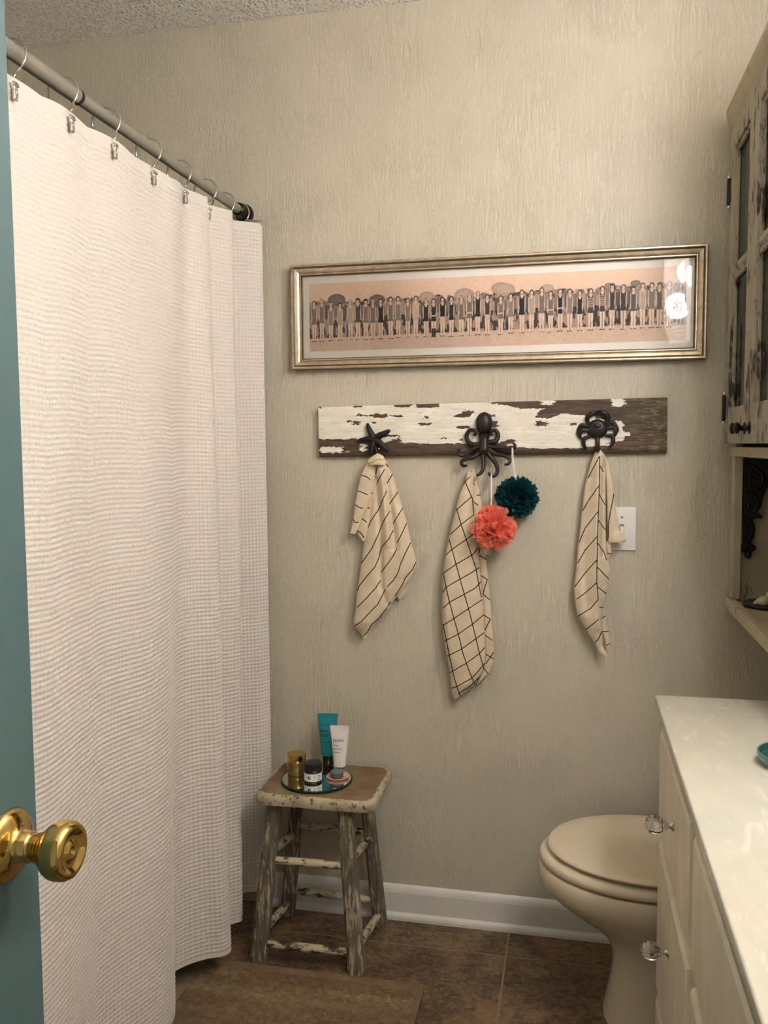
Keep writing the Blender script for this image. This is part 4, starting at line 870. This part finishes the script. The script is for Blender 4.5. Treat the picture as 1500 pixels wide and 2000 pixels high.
mk('braided_field', (np.stack([X_, Y_, hgt], -1).reshape(-1, 3), gridf(nx, ny)), mk_jute(), rug, True, {'tone': ('FLOAT', np.clip(cval*.40+band_*.40+.2*vnoise(X_*400, Y_*400, 97), 0, 1))})['kind'] = 'stuff'
M['jute_edge'] = plain('jute_binding', (116, 96, 68), .9, var=.18, bump=.5, bscale=500)
mk('binding', rbox(rx0, rx1, ry1-.028, ry1, .0005, .0085, .003, 3), M['jute_edge'], rug)
mk('binding', rbox(rx1-.014, rx1, ry0, ry1-.026, .0005, .0085, .003, 3), M['jute_edge'], rug)
mk('backing', rbox(rx0, rx1-.002, ry0, ry1-.002, .0005, .0040, 0), M['jute_edge'], rug, False)

# ------------------------------------------------------------------ toilet
ty = 1.992
toilet = thing('toilet', 'almond toilet with closed lid beside the vanity', 'toilet', (.25, ty, 0))
def egg(xf, xb, hw_, n=72, pf=2.0, pb=2.6, xm=None, yo=0):
    xm = xm if xm is not None else xf+(xb-xf)*.52; out = []
    for a in np.linspace(0, 2*np.pi, n, endpoint=False):
        c, s2 = math.cos(a), math.sin(a); p = pf if c < 0 else pb
        L = (xm-xf) if c < 0 else (xb-xm)
        out.append((xm+L*math.copysign(abs(c)**(2/p), c), ty+yo+hw_*math.copysign(abs(s2)**(2/p), s2)))
    return np.array(out)
def loft(rings):
    V = np.concatenate([np.column_stack([r, np.full(len(r), z)]) for r, z in rings]); k = len(rings[0][0])
    return V, [tuple(q[::-1]) for q in gridf(len(rings), k, cv=True)]+[tuple(range(k))[::-1], tuple(range((len(rings)-1)*k, len(rings)*k))]
def slab(xf, xb, hw_, z0, z1, b, dome=0, **k):
    R_ = []
    for ins, z in ((b*1.2, z0), (b*.35, z0+b*.3), (0, z0+b), (0, z1-b), (b*.35, z1-b*.35), (b*1.1, z1)): R_.append((egg(xf+ins, xb-ins, hw_-ins, **k), z))
    if dome:
        for q in (.15, .35, .6, .85): R_.append((egg(xf+(xb-xf)*.5*q+b, xb-(xb-xf)*.5*q-b, (hw_-b)*(1-q), **k), z1+dome*math.sin(q*math.pi/2)))
    return loft(R_)
tipx = float(atz(1069, 1645, .398)[0]); 
mk('lid', slab(tipx, .385, .172, .386, .400, .007, .004), M['seat'], toilet, autosmooth=60)
tip2 = float(atz(1052, 1685, .36)[0])
mk('seat_ring', slab(tip2, .39, .178, .354, .379, .010), M['seat'], toilet, autosmooth=60)
bowl = []
for z, xf, xb, hw_, px_f in ((.351, tip2+.004, .40, .176, 2), (.345, tip2-.001, .40, .178, 2), (.325, tip2-.002, .40, .178, 2), (.305, tip2+.004, .40, .174, 2), (.290, tip2+.016, .40, .166, 2), (.265, tip2+.045, .40, .150, 2), (.240, tip2+.082, .40, .132, 2), (.215, tip2+.122, .40, .118, 2), (.19, tip2+.150, .40, .108, 2.2), (.16, tip2+.166, .41, .102, 2.4), (.12, tip2+.168, .42, .100, 2.6), (.06, tip2+.160, .43, .104, 2.8), (.02, tip2+.152, .44, .110, 2.8), (.001, tip2+.148, .44, .112, 2.8)):
    bowl.append((egg(xf, xb, hw_, pf=px_f), z))
mk('bowl', loft(bowl[::-1]), M['porcelain'], toilet, autosmooth=60)
mk('tank', rbox(.455, .650, ty-.185, ty+.185, .36, .640, .02, 4), M['porcelain'], toilet, autosmooth=60)
mk('tank_lid', rbox(.445, .655, ty-.192, ty+.192, .640, .670, .010, 3), M['porcelain'], toilet, autosmooth=60)
mk('tank_neck', rbox(.36, .52, ty-.12, ty+.12, .25, .37, .02, 3), M['porcelain'], toilet, autosmooth=60)
for s in (-1, 1): mk('hinge', rbox(.375, .40, ty+s*.075-.02, ty+s*.075+.02, .356, .395, .005), M['seat'], toilet)

# ------------------------------------------------------------------ vanity, counter, soap dish
VX, VY0, VY1, VZ = .192, .36, 1.790, .774
van = thing('vanity_cabinet', 'cream painted vanity cabinet under the marbled counter', 'vanity', ((VX+XR)/2, (VY0+VY1)/2, 0))
mk('carcass', join(rbox(VX, XR-.002, VY0, VY1, .09, VZ, .001, 1), rbox(VX+.06, XR-.002, VY0+.01, VY1-.002, .001, .09, 0)), M['vanity'], van, False)
def front(y0, y1, z0, z1, name, raised=True, panel_in=.045):
    x1 = VX; th = .0165; x0 = x1-th; b = .007
    rings = [(x1, 0), (x0+b*.9, 0), (x0+b*.35, b*.3), (x0, b)]
    if raised: rings += [(x0, panel_in-.012), (x0+.006, panel_in), (x0+.006, panel_in+.004), (x0+.001, panel_in+.020), (x0+.001, min(z1-z0, y1-y0)/2-.002)]
    V = []
    for x, i in rings: V += [(x, y0+i, z0+i), (x, y1-i, z0+i), (x, y1-i, z1-i), (x, y0+i, z1-i)]
    n = len(rings); Fc = [(4*q+r, 4*q+(r+1) % 4, 4*(q+1)+(r+1) % 4, 4*(q+1)+r) for q in range(n-1) for r in range(4)]+[(0, 3, 2, 1), tuple(4*(n-1)+r for r in range(4))]
    return mk(name, (V, Fc), M['vanity'], van, False)
def vknob(parent, y, z, label):
    X0 = VX-.0166
    mk('knob_base', lathe([(0, 0), (-.0, 0)], (0, 0, 0), 3, 'x'), M['chrome'], parent) if False else None
    kb = mk('knob_stem', lathe([(0, .0), (.0085, .0), (.0088, -.0015), (.006, -.004), (.0042, -.007), (.0048, -.010), (.0080, -.013), (.0085, -.015), (.006, -.0165), (0, -.0165)], (X0, y, z), 24, 'x'), M['chrome'], parent, autosmooth=50); kb['label'] = 'chrome knob stem'
    c = np.array([X0-.0315, y, z]); R = .0168
    pr = [(0, -.0168), (.0085, -.0150), (.0140, -.0098), (.0168, -.002), (.0160, .006), (.0115, .0125), (.0070, .0155), (0, .0155)]
    k_ = mk('crystal_knob', lathe([(a, b) for a, b in pr], tuple(c), 10, 'x'), M['crystal'], parent, False); k_['label'] = 'faceted clear crystal knob'
d1 = front(1.335, 1.778, .545, .742, 'drawer', False); d2 = front(1.335, 1.778, .205, .512, 'drawer', False)
k1 = atx(1316, 1614, VX-.017); k2 = atx(1306, 1861, VX-.017)
vknob(d1, float(k1[1]), float(k1[2]), ''); vknob(d2, float(k2[1]), float(k2[2]), '')
front(.82, 1.290, .545, .742, 'false_front', False); front(.82, 1.290, .13, .512, 'door', True)
front(.38, .78, .545, .742, 'false_front', False); front(.38, .78, .13, .512, 'door', True); front(1.335, 1.778, .115, .185, 'toe_panel', False)
ct = mk('countertop', rbox(.168, XR-.002, VY0-.015, 1.815, VZ+.0005, .800, .004, 3), M['marble'], None, True, autosmooth=40)
tag(ct, 'cream swirled marble countertop on the vanity', 'countertop')
M['teal_glaze'] = plain('teal_ceramic_glaze', (72, 124, 116), .15, var=.06)
M['teal_dark'] = plain('deep_teal_ceramic_glaze', (30, 84, 78), .12, var=.06)
sd = atz(1478, 1485, .803); sc_ = np.array([sd[0]+.058, sd[1]-.006])
so = thing('soap_dish', 'round teal ceramic soap dish on the marble counter', 'soap dish', (sc_[0], sc_[1], .8005))
mk('bowl', lathe([(0, 0), (.047, 0), (.054, .004), (.0575, .012), (.0585, .019), (.0572, .0205), (.0555, .0195)], (sc_[0], sc_[1], .8005), 56), M['teal_glaze'], so)
mk('well', lathe([(.0556, .0196), (.053, .013), (.046, .0085), (.02, .0075), (0, .0075), ], (sc_[0], sc_[1], .8005), 56), M['teal_dark'], so)

# ------------------------------------------------------------------ wall cabinet above the toilet
CX, CY0, CY1 = .375, 1.640, 2.234
M['cab'] = mk_chippy('chippy_cream_cabinet', (178, 167, 138), (92, 74, 52), .385, .6, (1, 1, .35), 45)
M['cab_door'] = mk_chippy('chippy_white_old_sash', (164, 156, 136), (66, 56, 44), .445, .62, (1, 1, .3), 55)
M['cab_in'] = plain('dusty_white_cabinet_back', (168, 160, 146), .7, var=.08)
M['cab_dark'] = plain('old_wood_interior', (96, 86, 70), .75, var=.15)
cab = thing('wall_cabinet', 'old chippy cream wall cabinet with window sash doors above the toilet', 'cabinet', (.52, (CY0+CY1)/2, .912))
ZM = 1.300; ZT2 = 2.048
for nm, y0, y1 in (('side_panel', CY1-.018, CY1), ('side_panel', CY0, CY0+.018)): mk(nm, rbox(CX+.019, XR-.002, y0, y1, .913, ZT2, .001, 1), M['cab'], cab, False)
mk('back_panel', rbox(XR-.012, XR-.001, CY0+.018, CY1-.018, .933, ZT2, 0), M['cab_in'], cab, False)
mk('bottom_shelf', rbox(CX+.012, XR-.002, CY0, CY1, .912, .930, .002), M['cab'], cab, False)
mk('shelf_lip', rbox(CX-.010, CX+.0115, CY0-.004, CY1+.002, .910, .936, .003), M['cab'], cab, False)
mk('middle_shelf', rbox(CX-.004, XR-.014, CY0, CY1-.001, ZM-.022, ZM, .002), M['cab'], cab, False)
mk('interior_shelf', rbox(CX+.03, XR-.014, CY0+.019, CY1-.019, 1.66, 1.675, .001), M['cab_dark'], cab, False)
mk('stile', rbox(CX, CX+.0185, CY1-.045, CY1, .937, ZT2, .0015), M['cab'], cab, False); mk('stile', rbox(CX, CX+.0185, CY0, CY0+.045, .937, ZT2, .0015), M['cab'], cab, False)
mk('top_panel', rbox(CX, XR-.002, CY0, CY1, ZT2-.018, ZT2, .001), M['cab'], cab, False)
cp = [(CX-.001, ZT2-.012), (CX-.012, ZT2-.010), (CX-.022, ZT2+.012), (CX-.028, ZT2+.030), (CX-.028, ZT2+.042), (XR-.004, ZT2+.042), (XR-.004, ZT2+.001), (CX-.001, ZT2+.001)]
mk('crown', extrude_y([(p[0], p[1]) for p in cp], CY0-.02, CY1+.012), M['cab'], cab, False)
ymid = (CY0+CY1)/2+.002
DX0, DX1 = CX-.0205, CX-.001
for q, (y0, y1, hs) in enumerate(((ymid+.002, CY1-.018, 1), (CY0+.018, ymid-.002, -1))):
    z0, z1 = 1.308, 2.034; st = .046
    dd = mk('door', join(rbox(DX0, DX1, y0, y0+st, z0, z1, .002), rbox(DX0, DX1, y1-st, y1, z0, z1, .002), rbox(DX0+.0005, DX1-.0005, y0+st-.001, y1-st+.001, z0, z0+.082, .002), rbox(DX0+.0005, DX1-.0005, y0+st-.001, y1-st+.001, z1-.050, z1, .002)), M['cab_door'], cab, False)
    mk('muntin', extrude_y([(DX0+.001, 1.703), (DX0+.001, 1.712), (DX0+.008, 1.722), (DX1-.002, 1.722), (DX1-.002, 1.693), (DX0+.008, 1.693)], y0+st-.001, y1-st+.001), M['cab_door'], dd, False)
    for a_, b_ in ((z0+.082, 1.694), (1.721, z1-.050)):
        mk('pane', rbox(DX1-.006, DX1-.003, y0+st-.004, y1-st+.004, a_-.003, b_+.003, 0), M['old_pane'], dd, False)
        mk('glazing_bead', join(rbox(DX0+.006, DX1-.006, y1-st-.008, y1-st+.001, a_, b_, .002), rbox(DX0+.006, DX1-.006, y0+st-.001, y0+st+.008, a_, b_, .002), rbox(DX0+.006, DX1-.006, y0+st, y1-st, b_-.008, b_+.001, .002)), M['cab_door'], dd, False)
    hy = y1+.002 if hs > 0 else y0-.002
    for hz in (1.392, 1.895):
        h = mk('hinge', join(tube([(DX0-.002, hy, hz-.030), (DX0-.002, hy, hz), (DX0-.002, hy, hz+.030)], .0048, 10), rbox(DX0-.0018, DX0-.0002, hy-.018 if hs > 0 else hy, hy if hs > 0 else hy+.018, hz-.028, hz+.028, .0005, 1)), M['dark_metal'], cab, autosmooth=40)
        mk('finial', join(ellipsoid((DX0-.002, hy, hz+.034), (.0045, .0045, .006), 8, 10), ellipsoid((DX0-.002, hy, hz-.034), (.0045, .0045, .006), 8, 10)), M['chrome'], h)
    ky = ymid+hs*.026
    mk('door_knob', lathe([(0, 0), (.013, 0), (.013, -.002), (.006, -.005), (.0045, -.012), (.0055, -.018), (.0115, -.022), (.0125, -.026), (.009, -.030), (0, -.031)], (DX0, ky, 1.340), 20, 'x'), M['dark_metal'], dd, autosmooth=50)
# things in the open shelf
orn = [(1452, 897), (1530, 897), (1530, 930), (1518, 950), (1497, 954), (1490, 975), (1488, 988), (1480, 1001), (1489, 1006), (1488, 1012), (1478, 1012), (1470, 1016), (1475, 1030), (1473, 1050), (1466, 1062), (1471, 1062), (1476, 1069), (1470, 1077), (1467, 1081), (1464, 1090), (1458, 1090), (1455, 1080), (1449, 1077), (1448, 1068), (1452, 1062)]
oy = CY1-.032
op = [(float(v_[0]), float(v_[2])) for v_ in (at(p[0], p[1], oy) for p in orn)]
ir = thing('iron_bracket', 'ornate black iron bracket in the open cabinet shelf', 'bracket', (op[0][0], oy, .933))
mk('plate', extrude_y(op[::-1], oy, oy+.010), M['iron_black'], ir, False)
for pts in ([(1458, 905), (1475, 915), (1490, 930), (1485, 950), (1470, 955), (1462, 940), (1470, 925), (1482, 930)], [(1460, 960), (1475, 970), (1480, 985), (1468, 1000), (1460, 990), (1466, 980)], [(1500, 905), (1515, 915), (1510, 935), (1498, 930), (1500, 918)], [(1456, 1010), (1468, 1025), (1466, 1045), (1458, 1060)]):
    mk('scroll', tube(spline([at(p[0], p[1], oy-.002) for p in pts], 30), .0042, 8), M['iron_black'], ir)
mk('trefoil_boss', join(*[ellipsoid(at(px2, py2, oy-.001), (.008, .006, .008), 8, 12) for px2, py2 in ((1453, 1070), (1470, 1070), (1461, 1084))]), M['iron_black'], ir)
M['plate_dark'] = plain('dark_wood_plate', (44, 38, 34), .35, var=.15)
M['shell'] = plain('ivory_shell', (206, 194, 166), .35, var=.12, bump=.3, bscale=200)
pcx, pcy = .444, 2.132
pl = mk('small_plate', lathe([(0, 0), (.046, 0), (.053, .003), (.055, .008), (.053, .010), (.047, .007), (0, .006)], (pcx, pcy, .9305), 48), M['plate_dark']); tag(pl, 'round dark plate under the shells on the cabinet shelf', 'plate')
zp = .937
def spiral_shell(c, s):
    parts = []
    for k in range(5):
        a = k*1.1; parts.append(ellipsoid((c[0]-s*.55*k*.42, c[1]+.002*math.sin(a), c[2]+s*.5*(1-k*.12)), (s*(.62-.09*k), s*(.62-.09*k), s*(.60-.09*k)), 10, 14))
    return join(*parts)
s1 = at(1473, 1164, pcy); sh1 = mk('sea_shell', spiral_shell((pcx-.012, pcy-.018, zp), .020), M['shell']); tag(sh1, 'knobbly spiral sea shell on the dark plate', 'sea shell')
s2_ = at(1493, 1150, pcy); rv = lathe([(0, 0), (.012, .001), (.019, .008), (.021, .017), (.017, .027), (.009, .033), (0, .034)], (pcx+.016, pcy+.006, zp), 28); sh2 = mk('sea_shell', rv, M['shell']); tag(sh2, 'smooth round ivory sea shell on the dark plate', 'sea shell')
